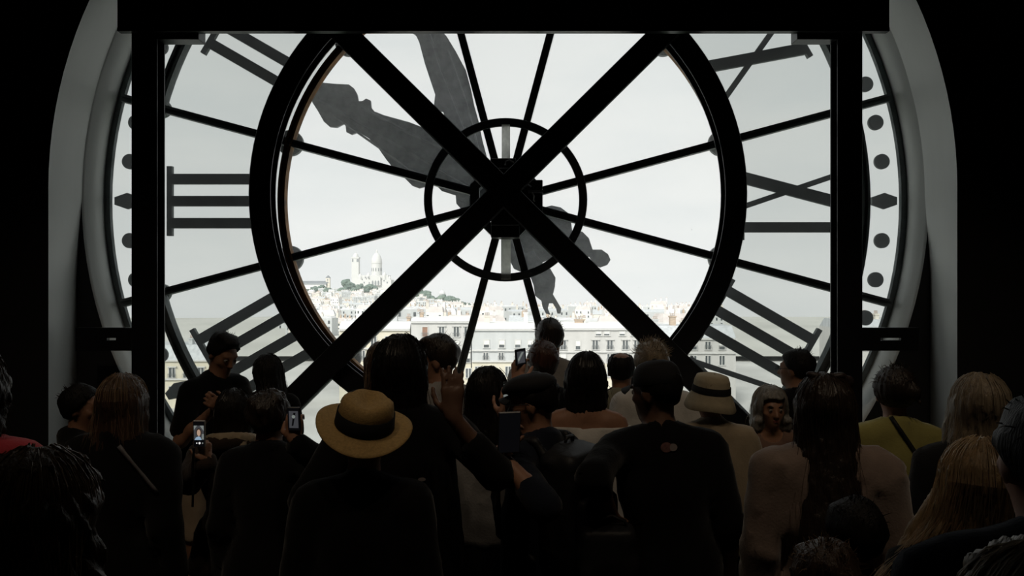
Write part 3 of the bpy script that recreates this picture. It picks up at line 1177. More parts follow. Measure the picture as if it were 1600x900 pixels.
hilltrees = [(484, 449, 16, 12), (494, 452, 18, 14), (503, 450, 16, 12), (512, 453, 14, 10), (489, 459, 16, 9), (502, 461, 16, 9), (515, 460, 16, 8), (526, 459, 14, 8), (541, 444, 15, 14), (546, 450, 18, 16), (537, 456, 16, 12),
             (551, 458, 18, 14), (558, 466, 9, 12), (562, 474, 6, 9), (563, 451, 12, 12), (576, 450, 15, 10), (586, 452, 12, 10), (571, 455, 12, 8),
             (656, 461, 16, 14), (665, 464, 16, 16), (673, 468, 14, 12), (682, 470, 14, 10), (693, 468, 16, 12), (703, 471, 16, 14), (712, 474, 16, 16), (722, 478, 14, 12), (732, 482, 16, 13), (741, 482, 12, 12), (700, 480, 18, 10), (716, 486, 18, 8)]
for i, (px, py, w, h) in enumerate(hilltrees):
    left = px < 600
    py += 3 if px < 520 else 0
    tree(px, py, w * 1.3, h * 1.3, YHILL - 60 - (i % 6) * 40, i, 'haze-tinted green trees below the hilltop basilica and church' if left else 'haze-tinted green trees sloping down right of the diagonal beam',
         'trees around the basilica' if left else 'trees on the right slope')
for i in range(16):
    px = 180 + i * 82
    Y = 22 + (i % 3) * 4
    p = P(px, 450 + (16 + 3 * (i % 2)) * F / Y, Y)
    tree(px, 450 + 20.0 * F / Y, 7.5 * F / Y, 8 * F / Y, Y, i, 'leafy green quay tree far below the window, glimpsed between legs', 'quay trees', True)

# ---------------------------------------------------------------- people: smooth implicit bodies meshed from a distance field
V3 = lambda *a: np.array(a, dtype=np.float64)


def rotz(a):
    c, s = math.cos(a), math.sin(a)
    return np.array([[c, -s, 0], [s, c, 0], [0, 0, 1.0]])


def rotx(a):
    c, s = math.cos(a), math.sin(a)
    return np.array([[1, 0, 0], [0, c, -s], [0, s, c]])


def roty(a):
    c, s = math.cos(a), math.sin(a)
    return np.array([[c, 0, s], [0, 1, 0], [-s, 0, c]])


def cap(a, b, ra, rb, k=0.02):
    return ('c', V3(*a), V3(*b), ra, rb, k)


def ell(c, r, R=None, k=0.02):
    return ('e', V3(*c), V3(*r), R, k)


def rbox(c, r, rad, R=None, k=0.01):
    return ('b', V3(*c), V3(*r), rad, R, k)


def xform(prims, R, t, s=1.0):
    out = []
    for p in prims:
        if p[0] == 'c':
            out.append(('c', R @ (p[1] * s) + t, R @ (p[2] * s) + t, p[3] * s, p[4] * s, p[5] * s))
        elif p[0] == 'e':
            out.append(('e', R @ (p[1] * s) + t, p[2] * s, R if p[3] is None else R @ p[3], p[4] * s))
        else:
            out.append(('b', R @ (p[1] * s) + t, p[2] * s, p[3] * s, R if p[4] is None else R @ p[4], p[5] * s))
    return out


def bounds(prims, off):
    lo, hi = [], []
    for p in prims:
        if p[0] == 'c':
            r = max(p[3], p[4]) + off
            lo.append(np.minimum(p[1], p[2]) - r)
            hi.append(np.maximum(p[1], p[2]) + r)
        elif p[0] == 'e':
            r = (p[2] + off)
            if p[3] is not None:
                r = np.abs(p[3]) @ r
            lo.append(p[1] - r)
            hi.append(p[1] + r)
        else:
            r = p[2] + p[3] + off
            if p[4] is not None:
                r = np.abs(p[4]) @ r
            lo.append(p[1] - r)
            hi.append(p[1] + r)
    return lo, hi


def mesh_sdf(name, prims, h, off=0.0, cut=None, disp=None, sub=(), adapt=0.35):
    """distance field of all prims (smooth union), optional cutting function and surface displacement"""
    lo, hi = bounds(prims, off)
    L0 = np.min(lo, axis=0) - 3 * h - 0.012
    H0 = np.max(hi, axis=0) + 3 * h + 0.012
    n = np.ceil((H0 - L0) / h).astype(int) + 1
    ax = [(L0[i] + h * np.arange(n[i])).astype(np.float32) for i in range(3)]
    D = np.full(n, 0.08, dtype=np.float32)
    m = 0.045

    def evalp(p, a, b):
        i0 = np.clip(((a - m - L0) / h).astype(int), 0, n - 1)
        i1 = np.clip(((b + m - L0) / h).astype(int) + 2, 1, n)
        sl = tuple(slice(i0[i], i1[i]) for i in range(3))
        X = ax[0][sl[0]][:, None, None]
        Y = ax[1][sl[1]][None, :, None]
        Z = ax[2][sl[2]][None, None, :]
        if p[0] == 'c':
            ba = (p[2] - p[1])
            dd = float(ba @ ba) + 1e-12
            x, y, z = X - np.float32(p[1][0]), Y - np.float32(p[1][1]), Z - np.float32(p[1][2])
            t = np.clip((x * np.float32(ba[0]) + y * np.float32(ba[1]) + z * np.float32(ba[2])) / np.float32(dd), 0, 1)
            d = np.sqrt((x - t * np.float32(ba[0])) ** 2 + (y - t * np.float32(ba[1])) ** 2 + (z - t * np.float32(ba[2])) ** 2) - (np.float32(p[3] + off) + t * np.float32(p[4] - p[3]))
            k = p[5]
        else:
            x, y, z = X - np.float32(p[1][0]), Y - np.float32(p[1][1]), Z - np.float32(p[1][2])
            R = p[3] if p[0] == 'e' else p[4]
            if R is not None:
                R = R.astype(np.float32)
                x, y, z = (R[0, 0] * x + R[1, 0] * y + R[2, 0] * z, R[0, 1] * x + R[1, 1] * y + R[2, 1] * z, R[0, 2] * x + R[1, 2] * y + R[2, 2] * z)
            if p[0] == 'e':
                r = (p[2] + off).astype(np.float32)
                k0 = np.sqrt((x / r[0]) ** 2 + (y / r[1]) ** 2 + (z / r[2]) ** 2)
                k1 = np.sqrt((x / r[0] ** 2) ** 2 + (y / r[1] ** 2) ** 2 + (z / r[2] ** 2) ** 2)
                d = k0 * (k0 - 1) / np.maximum(k1, 1e-5)
                k = p[4]
            else:
                r = p[2].astype(np.float32)
                qx, qy, qz = np.abs(x) - r[0], np.abs(y) - r[1], np.abs(z) - r[2]
                d = np.sqrt(np.maximum(qx, 0) ** 2 + np.maximum(qy, 0) ** 2 + np.maximum(qz, 0) ** 2) + np.minimum(np.maximum(qx, np.maximum(qy, qz)), 0) - np.float32(p[3] + off)
                k = p[5]
        return sl, d, np.float32(max(k, 1e-4))

    for p, a, b in zip(prims, lo, hi):
        sl, d, k = evalp(p, a, b)
        o = D[sl]
        hh = np.maximum(k - np.abs(o - d), 0) / k
        D[sl] = np.minimum(o, d) - hh * hh * k * np.float32(0.25)
    X, Y, Z = ax[0][:, None, None], ax[1][None, :, None], ax[2][None, None, :]
    if disp is not None:
        near = np.abs(D) < 0.03
        ii = np.nonzero(near)
        D[ii] += disp(ax[0][ii[0]], ax[1][ii[1]], ax[2][ii[2]]).astype(np.float32)
    if sub:
        lo2, hi2 = bounds(sub, 0)
        o_off = off
        off = 0.0
        for p, a, b in zip(sub, lo2, hi2):
            sl, d, k = evalp(p, a, b)
            D[sl] = np.maximum(D[sl], -d)
        off = o_off
    if cut is not None:
        D = np.maximum(D, cut(X, Y, Z).astype(np.float32))
    g = openvdb.FloatGrid(0.08)
    g.copyFromArray(np.ascontiguousarray(D))
    pts, tris, quads = g.convertToPolygons(isovalue=0.0, adaptivity=adapt)
    pts = pts * h + L0
    me = bpy.data.meshes.new(name)
    nv, nt_, nq = len(pts), len(tris), len(quads)
    me.vertices.add(nv)
    me.vertices.foreach_set('co', pts.astype(np.float32).ravel())
    loops = np.concatenate([np.asarray(tris, dtype=np.int32)[:, ::-1].ravel(), np.asarray(quads, dtype=np.int32)[:, ::-1].ravel()]) if nt_ else np.asarray(quads, dtype=np.int32)[:, ::-1].ravel()
    me.loops.add(len(loops))
    me.loops.foreach_set('vertex_index', loops)
    me.polygons.add(nt_ + nq)
    st = np.concatenate([np.arange(nt_) * 3, nt_ * 3 + np.arange(nq) * 4]).astype(np.int32)
    me.polygons.foreach_set('loop_start', st)
    me.polygons.foreach_set('use_smooth', np.ones(nt_ + nq, dtype=bool))
    me.update(calc_edges=True)
    return me


def folds(seed, amp, fz=22.0, fx=16.0):
    r = np.random.default_rng(seed)
    ks = r.normal(size=(6, 3)) * np.array([fx, fx, fz])
    ph = r.uniform(0, 6.28, 6)
    ks2 = r.normal(size=(3, 3)) * 9.0

    def f(x, y, z):
        wx = 0.03 * np.sin(ks2[0, 0] * x + ks2[0, 1] * y + ks2[0, 2] * z)
        wy = 0.03 * np.sin(ks2[1, 0] * x + ks2[1, 1] * y + ks2[1, 2] * z + 1.0)
        d = 0
        for k, p in zip(ks, ph):
            d = d + np.abs(np.sin(k[0] * (x + wx) + k[1] * (y + wy) + k[2] * z + p))
        return amp * (d / 6.0 - 0.6) * 2.2
    return f


def norm(v):
    return v / (np.linalg.norm(v) + 1e-12)


def ik(S, T, l1, l2, pole):
    d = T - S
    L = np.linalg.norm(d)
    if L > (l1 + l2) * 0.995:
        T = S + d / L * (l1 + l2) * 0.995
        d = T - S
        L = np.linalg.norm(d)
    L = max(L, abs(l1 - l2) + 0.02)
    a = (l1 * l1 - l2 * l2 + L * L) / (2 * L)
    hgt = math.sqrt(max(l1 * l1 - a * a, 0))
    u = norm(d)
    p = pole - u * (pole @ u)
    return S + u * a + norm(p) * hgt, T


def hand_prims(w, d, n, side, pose, k):
    """palm, four unequal jointed fingers and a thumb from the side of the palm; n is where the palm faces, side the thumb's side"""
    d, n = norm(d), norm(n - d * (n @ norm(d)))
    s = norm(side - d * (side @ d) - n * (side @ n))
    curl, spread = {'relaxed': (0.35, 0.07), 'flat': (0.10, 0.035), 'grip': (0.85, 0.03), 'pinch': (0.55, 0.05)}[pose]
    out = []
    offs = (-0.030, -0.010, 0.010, 0.030)
    lens = (0.062, 0.078, 0.084, 0.074)
    for i, (o, ln) in enumerate(zip(offs, lens)):
        o, ln = o * k, ln * k
        b = w + d * 0.088 * k + s * o
        out.append(cap(w + d * 0.012 * k + s * o * 0.55, b, 0.0135 * k, 0.0118 * k, 0.016))
        ang = curl * (1.15 - 0.1 * i)
        dd = norm(d + s * spread * (i - 1.5))
        p, a = b, 0.0
        for seg, fr in enumerate((0.46, 0.30, 0.24)):
            a += ang * (0.7 if seg == 0 else 1.0)
            v = dd * math.cos(a) + n * math.sin(a)
            p2 = p + v * ln * fr
            r = (0.0092, 0.0084, 0.0076)[seg] * k
            out.append(cap(p, p2, r, r * 0.93, 0.003))
            p = p2
    t0 = w + d * 0.022 * k + s * 0.026 * k
    t1 = t0 + norm(d * 0.62 + s * 0.72 + n * 0.3) * 0.042 * k
    t2 = t1 + norm(d * 0.85 + s * (0.35 if pose != 'grip' else 0.0) + n * (0.25 if pose != 'grip' else 0.7)) * 0.030 * k
    t3 = t2 + norm(d * 0.9 + s * 0.1 + n * (0.2 if pose != 'grip' else 0.8)) * 0.024 * k
    out += [cap(t0, t1, 0.0145 * k, 0.0115 * k, 0.008), cap(t1, t2, 0.0108 * k, 0.0098 * k, 0.003), cap(t2, t3, 0.0098 * k, 0.0085 * k, 0.003)]
    return out


SKIN = [mat('skin_light', (0.46, 0.25, 0.17), 0.5, var=0.18, scale=(25, 25, 25), bump=0.05, bscale=(150, 150, 150), spec=0.4),
        mat('skin_tan', (0.33, 0.17, 0.105), 0.5, var=0.2, scale=(25, 25, 25), spec=0.4),
        mat('skin_brown', (0.16, 0.085, 0.055), 0.5, var=0.2, scale=(25, 25, 25), spec=0.4)]


def hairmat(name, c):
    return mat(name, c, 0.55 if max(c) < 0.02 else 0.42, var=0.55, scale=(70, 70, 7), bump=0.7, bscale=(190, 190, 14), bdist=0.006, spec=0.18 if max(c) < 0.02 else 0.45)


HAIR = {'black': hairmat('black_hair', (0.012, 0.010, 0.009)), 'dark': hairmat('dark_brown_hair', (0.028, 0.018, 0.012)), 'brown': hairmat('brown_hair', (0.085, 0.05, 0.03)),
        'auburn': hairmat('auburn_hair', (0.07, 0.028, 0.018)), 'blond': hairmat('blond_hair', (0.42, 0.29, 0.15)), 'ash': hairmat('ash_blond_hair', (0.30, 0.235, 0.16)), 'grey': hairmat('grey_hair', (0.26, 0.245, 0.22))}
STRAND = {}  # lighter than the hair itself: window rim light worked into the strand colours
for n_, c_ in (('black', (0.03, 0.024, 0.02)), ('dark', (0.07, 0.045, 0.03)), ('brown', (0.40, 0.28, 0.18)), ('auburn', (0.22, 0.10, 0.06)), ('blond', (0.80, 0.62, 0.40)), ('ash', (0.55, 0.46, 0.34)), ('grey', (0.55, 0.50, 0.43))):
    STRAND[n_] = mat('strands_' + n_, c_, 0.35, var=0.3, scale=(40, 40, 8), spec=0.5, thru=0.45)
CL = {}


def cloth(name, c, rough=0.9):
    if name not in CL:
        CL[name] = mat('cloth_' + name, c, rough, var=0.22, scale=(14, 14, 14), bump=0.35, bscale=(110, 110, 110), bdist=0.004, spec=0.06 if max(c) < 0.05 else 0.15, sheen=0.12 if max(c) < 0.05 else 0.4)
    return CL[name]


cloth('black', (0.007, 0.007, 0.0075)); cloth('charcoal', (0.016, 0.016, 0.017)); cloth('navy', (0.012, 0.015, 0.024)); cloth('darkbrown', (0.04, 0.028, 0.022))
cloth('beige', (0.40, 0.31, 0.22)); cloth('khaki', (0.36, 0.29, 0.20)); cloth('olive', (0.34, 0.31, 0.10)); cloth('sage', (0.30, 0.29, 0.21)); cloth('white', (0.62, 0.60, 0.57))
cloth('grey', (0.32, 0.31, 0.30)); cloth('red', (0.42, 0.04, 0.055)); cloth('denim', (0.08, 0.10, 0.15)); cloth('taupe', (0.24, 0.18, 0.15)); cloth('wine', (0.16, 0.05, 0.05)); cloth('pattern', (0.20, 0.12, 0.09))
M_eye = mat('eye_white', (0.28, 0.25, 0.23), 0.2, var=0.05)
M_iris = mat('eye_iris', (0.05, 0.03, 0.02), 0.2)
M_lip = mat('lips', (0.40, 0.13, 0.12), 0.45, var=0.1)
M_shoe = mat('shoe_leather', (0.03, 0.028, 0.026), 0.5, var=0.3)

bm = nbm()
bmesh.ops.create_uvsphere(bm, u_segments=12, v_segments=8, radius=0.0122)
for f in bm.faces:
    f.material_index = 1 if f.calc_center_median().y > 0.0095 else 0
    f.smooth = True
EYE = bpy.data.meshes.new('eye')
bm.to_mesh(EYE)
bm.free()
EYE.materials.append(M_eye)
EYE.materials.append(M_iris)


def head_prims(fem=False):
    j = 0.93 if fem else 1.0
    return [ell((0, -0.016, 0.026), (0.0745, 0.093, 0.088)), ell((0, 0.028, -0.040), (0.059 * j, 0.062, 0.076), k=0.03), ell((0, 0.064, -0.092), (0.024 * j, 0.022, 0.020), k=0.03),
            cap((0, 0.088, 0.004), (0, 0.106, -0.032), 0.008, 0.0125, 0.012), ell((-0.012, 0.094, -0.036), (0.008, 0.010, 0.008), k=0.006), ell((0.012, 0.094, -0.036), (0.008, 0.010, 0.008), k=0.006),
            cap((-0.036, 0.074, 0.022), (0.036, 0.074, 0.022), 0.012, 0.012, 0.02), ell((0, 0.0855, -0.0595), (0.021, 0.010, 0.0065), k=0.005), ell((0, 0.0845, -0.0695), (0.019, 0.010, 0.0068), k=0.005),
            ell((-0.045, 0.055, -0.022), (0.02, 0.022, 0.02), k=0.02), ell((0.045, 0.055, -0.022), (0.02, 0.022, 0.02), k=0.02),
            ell((-0.074, -0.006, -0.012), (0.010, 0.019, 0.032), rotx(-0.25), 0.006), ell((0.074, -0.006, -0.012), (0.010, 0.019, 0.032), rotx(-0.25), 0.006)]


HEADSUB = [ell((-0.031, 0.097, 0.000), (0.0145, 0.016, 0.0068)), ell((0.031, 0.097, 0.000), (0.0145, 0.016, 0.0068)), cap((-0.018, 0.0965, -0.0645), (0.018, 0.0965, -0.0645), 0.0016, 0.0016)]


def strands(bm, pts, r0):
    n = 3
    rings = []
    for i, p in enumerate(pts):
        r = r0 * (1.0 - 0.85 * i / (len(pts) - 1))
        d = pts[min(i + 1, len(pts) - 1)] - pts[max(i - 1, 0)]
        d = norm(d)
        a = norm(np.cross(d, (0.31, 0.77, 0.55)))
        b = np.cross(d, a)
        rings.append([bm.verts.new(p + (a * math.cos(2.1 * k) + b * math.sin(2.1 * k)) * r) for k in range(n)])
    for A, B in zip(rings, rings[1:]):
        for k in range(n):
            bm.faces.new((A[k], A[(k + 1) % n], B[(k + 1) % n], B[k]))


def make_hair(root, spec, Rh, th, hs, seed, kk):
    """spec: style, colour, length, end width; built in the head's own frame"""
    style, colr = spec['style'], spec['col']
    L = spec.get('len', 0.3)
    W = spec.get('w', 0.10)
    drift = spec.get('drift', 0.0)
    thick = spec.get('thick', 0.018)
    r = np.random.default_rng(seed)
    body = rotz(spec.get('swing', 0.0))
    pr = [ell((0, -0.018, 0.030), (0.0745 + thick, 0.092 + thick, 0.087 + thick))]
    lv = []
    if style in ('long', 'bob'):
        n = max(4, int(L / 0.035))
        for i in range(n + 1):
            t = i / n
            z = 0.01 - t * L
            sm = t * t * (3 - 2 * t)
            y = -0.045 - spec.get('back', 0.055) * sm
            rx_ = (0.083 + thick * 0.6) * (1 - sm) + W * sm
            if style == 'bob' and t > 0.75:
                rx_ *= 1.03
            ry_ = 0.066 * (1 - sm) + 0.042 * sm
            x = drift * sm
            lv.append((x, y, z, rx_, ry_))
            pr.append(ell((x, y, z), (rx_, ry_, 0.045), k=0.03))
        if spec.get('front', True):
            for s in (-1, 1):
                x0 = s * 0.080
                x1 = s * (W * 0.92) + drift * 0.9
                for t0, t1 in ((0, .33), (.33, .66), (.66, 1)):
                    q0 = (x0 + (x1 - x0) * t0, 0.012 - 0.05 * t0, 0.02 - L * 0.85 * t0)
                    q1 = (x0 + (x1 - x0) * t1, 0.012 - 0.05 * t1, 0.02 - L * 0.85 * t1)
                    pr.append(cap(q0, q1, 0.024, 0.022, 0.02))
        for f_ in spec.get('flip', ()):
            pr += [ell((s * f_[0], f_[1], f_[2]), (f_[3], f_[3], f_[3] * 0.9), k=0.025) for s in (-1, 1)]
    elif style == 'quiff':
        pr += [ell((0, 0.035, 0.105), (0.055, 0.045, 0.026), k=0.02), ell((0.012, 0.0, 0.115), (0.055, 0.05, 0.022), k=0.02), ell((-0.02, 0.055, 0.10), (0.035, 0.03, 0.022), k=0.015)]
    elif style == 'bun':
        bx, by, bz_ = spec.get('bun', (0.03, -0.12, 0.03))
        pr += [ell((bx, by, bz_), (0.042, 0.038, 0.040), k=0.012), cap((bx, by, bz_ - 0.02), (bx + 0.03, by - 0.02, bz_ - 0.05), 0.012, 0.006, 0.01)]
    elif style == 'pony':
        pr += [cap((0, -0.10, 0.05), (0, -0.15, 0.0), 0.028, 0.032, 0.02), cap((0, -0.15, 0.0), (0, -0.14, -0.18), 0.032, 0.014, 0.02)]
    zl = spec.get('zlow', -0.075)
    c0 = spec.get('line', 0.008)

    def cut(X, Y, Z):
        # world to head frame
        x = (Rh[0, 0] * (X - th[0]) + Rh[1, 0] * (Y - th[1]) + Rh[2, 0] * (Z - th[2])) / hs
        y = (Rh[0, 1] * (X - th[0]) + Rh[1, 1] * (Y - th[1]) + Rh[2, 1] * (Z - th[2])) / hs
        z = (Rh[0, 2] * (X - th[0]) + Rh[1, 2] * (Y - th[1]) + Rh[2, 2] * (Z - th[2])) / hs
        if style in ('long', 'bob'):
            face = np.minimum(y - 0.035, spec.get('fringe', 0.066) + spec.get('uneven', 0.012) * np.sin(70 * x) - z) if spec.get('front', True) else y * 0.8 - z * 0.6 - c0 * 2.2
            side = 0.066 - np.abs(x)
            face = np.minimum(face, side)
            return face * hs
        face = y * 0.8 - z * 0.6 - c0 + 0.004 * np.sin(150 * x + 40 * z) * np.sin(130 * z + 60 * y)
        return np.maximum(face, zl - z) * hs
    fr = r.uniform(0, 6.28, 4)
    wv = spec.get('wave', 0.0)

    def disp(x, y, z):
        lx = (Rh[0, 0] * (x - th[0]) + Rh[1, 0] * (y - th[1])) / hs
        ly = (Rh[0, 1] * (x - th[0]) + Rh[1, 1] * (y - th[1])) / hs
        a = np.arctan2(lx, -(ly + 0.02))
        zz = (z - th[2]) / hs
        d = 0.0030 * np.sin(23 * a + 2.5 * np.sin(9 * zz + fr[0]) + fr[1]) + 0.0018 * np.sin(41 * a + 2 * np.sin(15 * zz + fr[2]))
        if style in ('short', 'quiff', 'curly'):
            d = 0.004 * np.sin(62 * lx + fr[0] + 2 * np.sin(30 * ly)) * np.sin(55 * ly + fr[1]) + 0.003 * np.sin(70 * zz + 40 * lx)
        if style == 'curly' or wv:
            d = d + (wv or 0.007) * np.sin(60 * zz + 3 * np.sin(5 * a + fr[3])) * np.sin(11 * a + 14 * zz)
        return d * hs
    P2 = xform(pr, Rh, th, hs)
    sub = ()
    if style == 'balding':
        sub = xform([ell((0, -0.03, 0.12), (0.066, 0.075, 0.06))], Rh, th, hs)
    me = mesh_sdf('hair', P2, 0.0075 if hs < 1.3 else 0.009, cut=cut, disp=disp, sub=sub, adapt=0.2)
    h = link('hair', me, HAIR[colr], root)
    # loose strands
    ns = spec.get('n', 70)
    if ns:
        bm = nbm()
        for i in range(ns):
            ph = r.uniform(-2.2, 2.2)
            if style in ('long', 'bob'):
                off = thick + abs(r.normal(0, 0.0045)) - 0.002
                pts = []
                th0 = r.uniform(0.15, 0.7)
                for q_ in range(4):
                    a = th0 + (PI / 2 - th0) * q_ / 3
                    pts.append(V3((0.0745 + off) * math.sin(a) * math.sin(ph), -0.018 - (0.092 + off) * math.sin(a) * math.cos(ph), 0.03 + (0.087 + off) * math.cos(a)))
                tend = r.uniform(0.55, 1.12)
                w1, w2 = r.normal(0, 0.006), r.uniform(0, 6)
                for q_ in range(1, 6):
                    t = min(1.0, tend * q_ / 5)
                    sm = t * t * (3 - 2 * t)
                    y = -0.045 - spec.get('back', 0.055) * sm
                    rx_ = (0.083 + thick * 0.6) * (1 - sm) + W * sm + off - thick
                    ry_ = 0.066 * (1 - sm) + 0.042 * sm + off - thick
                    f1 = 0.35 if ph < -1.7 or ph > 1.7 else 1.0
                    pts.append(V3(drift * sm + rx_ * math.sin(ph) + w1 * q_ + (0.004 + wv) * math.sin(w2 + q_ * 1.9), y - ry_ * math.cos(ph) * f1, 0.01 - tend * q_ / 5 * L))
                strands(bm, [Rh @ (p * hs) + th for p in pts], 0.0016 * hs)
            else:
                a = r.uniform(0.0, 1.35)
                s0 = V3((0.0745 + thick) * math.sin(a) * math.sin(ph), -0.018 - (0.092 + thick) * math.sin(a) * math.cos(ph), 0.03 + (0.087 + thick) * math.cos(a))
                nn = norm(s0 - V3(0, -0.018, 0.03))
                tn = norm(V3(r.normal(), r.normal() - 0.3, r.normal() - 0.4))
                ln = r.uniform(0.012, 0.028) * spec.get('spike', 1.0)
                strands(bm, [Rh @ (p * hs) + th for p in (s0 - nn * 0.006, s0 + nn * ln * 0.45 + tn * ln * 0.3, s0 + nn * ln * 0.65 + tn * ln * 0.8)], 0.0019 * hs)
        o = obj('loose_strands', bm, STRAND[colr], h)
        o['kind'] = 'stuff'
    return h


PEOPLE = {}
EYES_MADE = [0]


def person(key, label, cx, yt, Y, face=0, head=0, pitch=0, hair=None, skin=0, top=('black', 'tee'), bottom=('black', 'pants'), fem=False, broad=1.0,
           hs=1.0, lean=0.0, fwd=0.0, arms=None, vox=0.0095, hat_h=0.0, h=None, bodyx=None, group=None):
    """cx, yt: where the top of the head shows in the photograph at depth Y; face/head: turn to the left in degrees"""
    X = (cx - 800) * Y / F
    H = h or (CAM_Z - (yt - 450) * Y / F - hat_h)
    k = H / 1.762
    a = math.radians(face)
    Rb = rotz(a)
    root = empty('person', (0, 0, 0), a)
    tag(root, label, 'person', group)
    R = root
    BX = X if bodyx is None else (bodyx - 800) * Y / F
    b = broad * (0.90 if fem else 1.0)
    hipw = 1.06 if fem else 1.0
    # sideways lean of the upper body to bring the head over the body
    lw = Rb.T @ V3(X - BX, 0, 0) / k
    lean_v = V3(lw[0], lw[1] + fwd, 0)
    RHb = rotz(math.radians(head))
    hc_off = RHb @ V3(0, 0.012, 0)

    def J(x, y, z):
        t = max(0.0, (z - 0.95) / 0.70)
        return (V3(x, y, z) + lean_v * t) * k
    root.location = (BX, Y, 0)

    def to_local(p):
        q_ = V3(p[0] - BX, p[1] - Y, p[2])
        return Rb.T @ q_
    torso = [ell(J(0, 0.0, 0.96), V3(0.160 * b * hipw, 0.112, 0.125) * k, k=0.05 * k), ell(J(0, 0.0, 1.10), V3((0.128 if fem else 0.142) * b, 0.098, 0.15) * k, k=0.05 * k),
             ell(J(0, -0.006, 1.28), V3(0.160 * b, 0.112, 0.17) * k, k=0.05 * k), cap(J(-0.145 * b, -0.005, 1.415), J(0.145 * b, -0.005, 1.415), 0.058 * k, 0.058 * k, 0.04 * k),
             cap(J(0, -0.02, 1.485), J(-0.13 * b, -0.012, 1.432), 0.045 * k, 0.048 * k, 0.04 * k), cap(J(0, -0.02, 1.485), J(0.13 * b, -0.012, 1.432), 0.045 * k, 0.048 * k, 0.04 * k)]
    if fem:
        torso += [ell(J(-0.075, 0.085, 1.26), V3(0.062, 0.055, 0.06) * k, k=0.03 * k), ell(J(0.075, 0.085, 1.26), V3(0.062, 0.055, 0.06) * k, k=0.03 * k)]
    neckr = 0.048 if fem else 0.056
    hcb = J(0, 0.018, 1.636)
    th = hcb
    Rh = RHb @ rotx(math.radians(pitch))
    hsk = hs * k
    neck = [cap(J(0, -0.012, 1.44), J(0, 0.0, 1.49), 0.06 * k, neckr * k, 0.03 * k), cap(J(0, -0.004, 1.48), th + Rh @ (V3(0, -0.012, -0.05) * hsk), neckr * k, neckr * k, 0.025 * k)]
    headp = xform(head_prims(fem), Rh, th, hsk)
    legs, feet = [], []
    for s in (-1, 1):
        hip, kn, an = J(s * 0.088 * hipw, 0.0, 0.90), J(s * 0.10, 0.012, 0.49), J(s * 0.105, -0.02, 0.085)
        legs += [cap(hip, kn, 0.084 * k * (b if b > 1 else 1), 0.056 * k, 0.03 * k), cap(kn, kn * 0.45 + an * 0.55 + V3(0, -0.018 * k, 0.04 * k), 0.054 * k, 0.052 * k, 0.02 * k), cap(kn * 0.45 + an * 0.55 + V3(0, -0.012 * k, 0), an, 0.047 * k, 0.036 * k, 0.02 * k)]
        toe = J(s * 0.125, 0.14, 0.03)
        feet += [cap(J(s * 0.105, -0.045, 0.042), toe, 0.040 * k, 0.028 * k, 0.02 * k)]
    arms = arms or {}
    arm_u, arm_f, hands, wr = {}, {}, [], {}
    for sd, s in (('L', -1), ('R', 1)):
        Sh = J(s * 0.178 * b, -0.008, 1.412)
        sp = arms.get(sd)
        if sp is None:
            E_ = J(s * (0.205 * b + 0.015), -0.035, 1.135)
            T_ = E_ + norm(V3(s * 0.05, 0.17, -0.95)) * 0.25 * k
            hd, hn, hsid, pose = V3(s * 0.0, 0.14, -1.0), V3(-s, 0.2, 0), V3(0, 1, 0.1), 'relaxed'
        else:
            T_ = to_local(P(*sp['w']))
            pole = Rb.T @ V3(*sp.get('pole', (s * 0.6, -0.4, -1)))
            E_, T_ = ik(Sh, T_, 0.285 * k, 0.252 * k, pole)
            hd = Rb.T @ V3(*sp.get('dir', (0, 0.3, 1)))
            hn = Rb.T @ V3(*sp.get('palm', (0, 1, 0)))
            hsid = Rb.T @ V3(*sp.get('thumb', (-s, 0, 0)))
            pose = sp.get('pose', 'grip')
        arm_u[sd] = [cap(Sh, E_, 0.052 * k * (0.9 if fem else 1), 0.040 * k * (0.9 if fem else 1), 0.03 * k)]
        arm_f[sd] = [cap(E_, E_ * 0.6 + T_ * 0.4, 0.039 * k, 0.037 * k, 0.02 * k), cap(E_ * 0.6 + T_ * 0.4, T_, 0.037 * k, 0.026 * k, 0.02 * k)]
        hands += hand_prims(T_, hd, hn, hsid, pose, k * (0.93 if fem else 1.0))
        wr[sd] = (Sh, E_, T_)
    allp = torso + neck + headp + legs + feet + arm_u['L'] + arm_u['R'] + arm_f['L'] + arm_f['R'] + hands
    sub = xform(HEADSUB, Rh, th, hsk)
    bme = mesh_sdf('body', allp, vox, sub=sub, adapt=0.3)
    link('body', bme, SKIN[skin], root)
    for s in (-1, 1):
        e = bpy.data.objects.new('eye', EYE)
        COL.objects.link(e)
        e.parent = root
        e.location = th + Rh @ (V3(s * 0.031, 0.0785, 0.0005) * hsk)
        e.rotation_euler = Matrix(Rh.tolist()).to_euler()
        e.scale = (hsk, hsk, hsk)
    # clothes
    seed = sum(ord(c) for c in key) * 7 + 3
    colr, kind = top[0], top[1]
    o = top[2] if len(top) > 2 else {}
    off = {'tee': 0.016, 'shirt': 0.017, 'jacket': 0.022, 'coat': 0.028, 'offshoulder': 0.011, 'blouse': 0.016}[kind] * k
    hem = o.get('hem', {'tee': 0.86, 'shirt': 0.84, 'jacket': 0.78, 'coat': 0.50, 'offshoulder': 0.92, 'blouse': 0.88}[kind])
    gp = list(torso)
    if hem < 0.8:
        gp += [cap(J(-0.05, 0, 0.95), J(-0.07, 0, hem), 0.13 * k, 0.155 * k, 0.05 * k), cap(J(0.05, 0, 0.95), J(0.07, 0, hem), 0.13 * k, 0.155 * k, 0.05 * k)]
    else:
        gp += [cap(J(-0.06 * b, 0, 1.15), J(-0.06 * b, 0, hem), 0.115 * k, 0.118 * k, 0.05 * k), cap(J(0.06 * b, 0, 1.15), J(0.06 * b, 0, hem), 0.115 * k, 0.118 * k, 0.05 * k)]
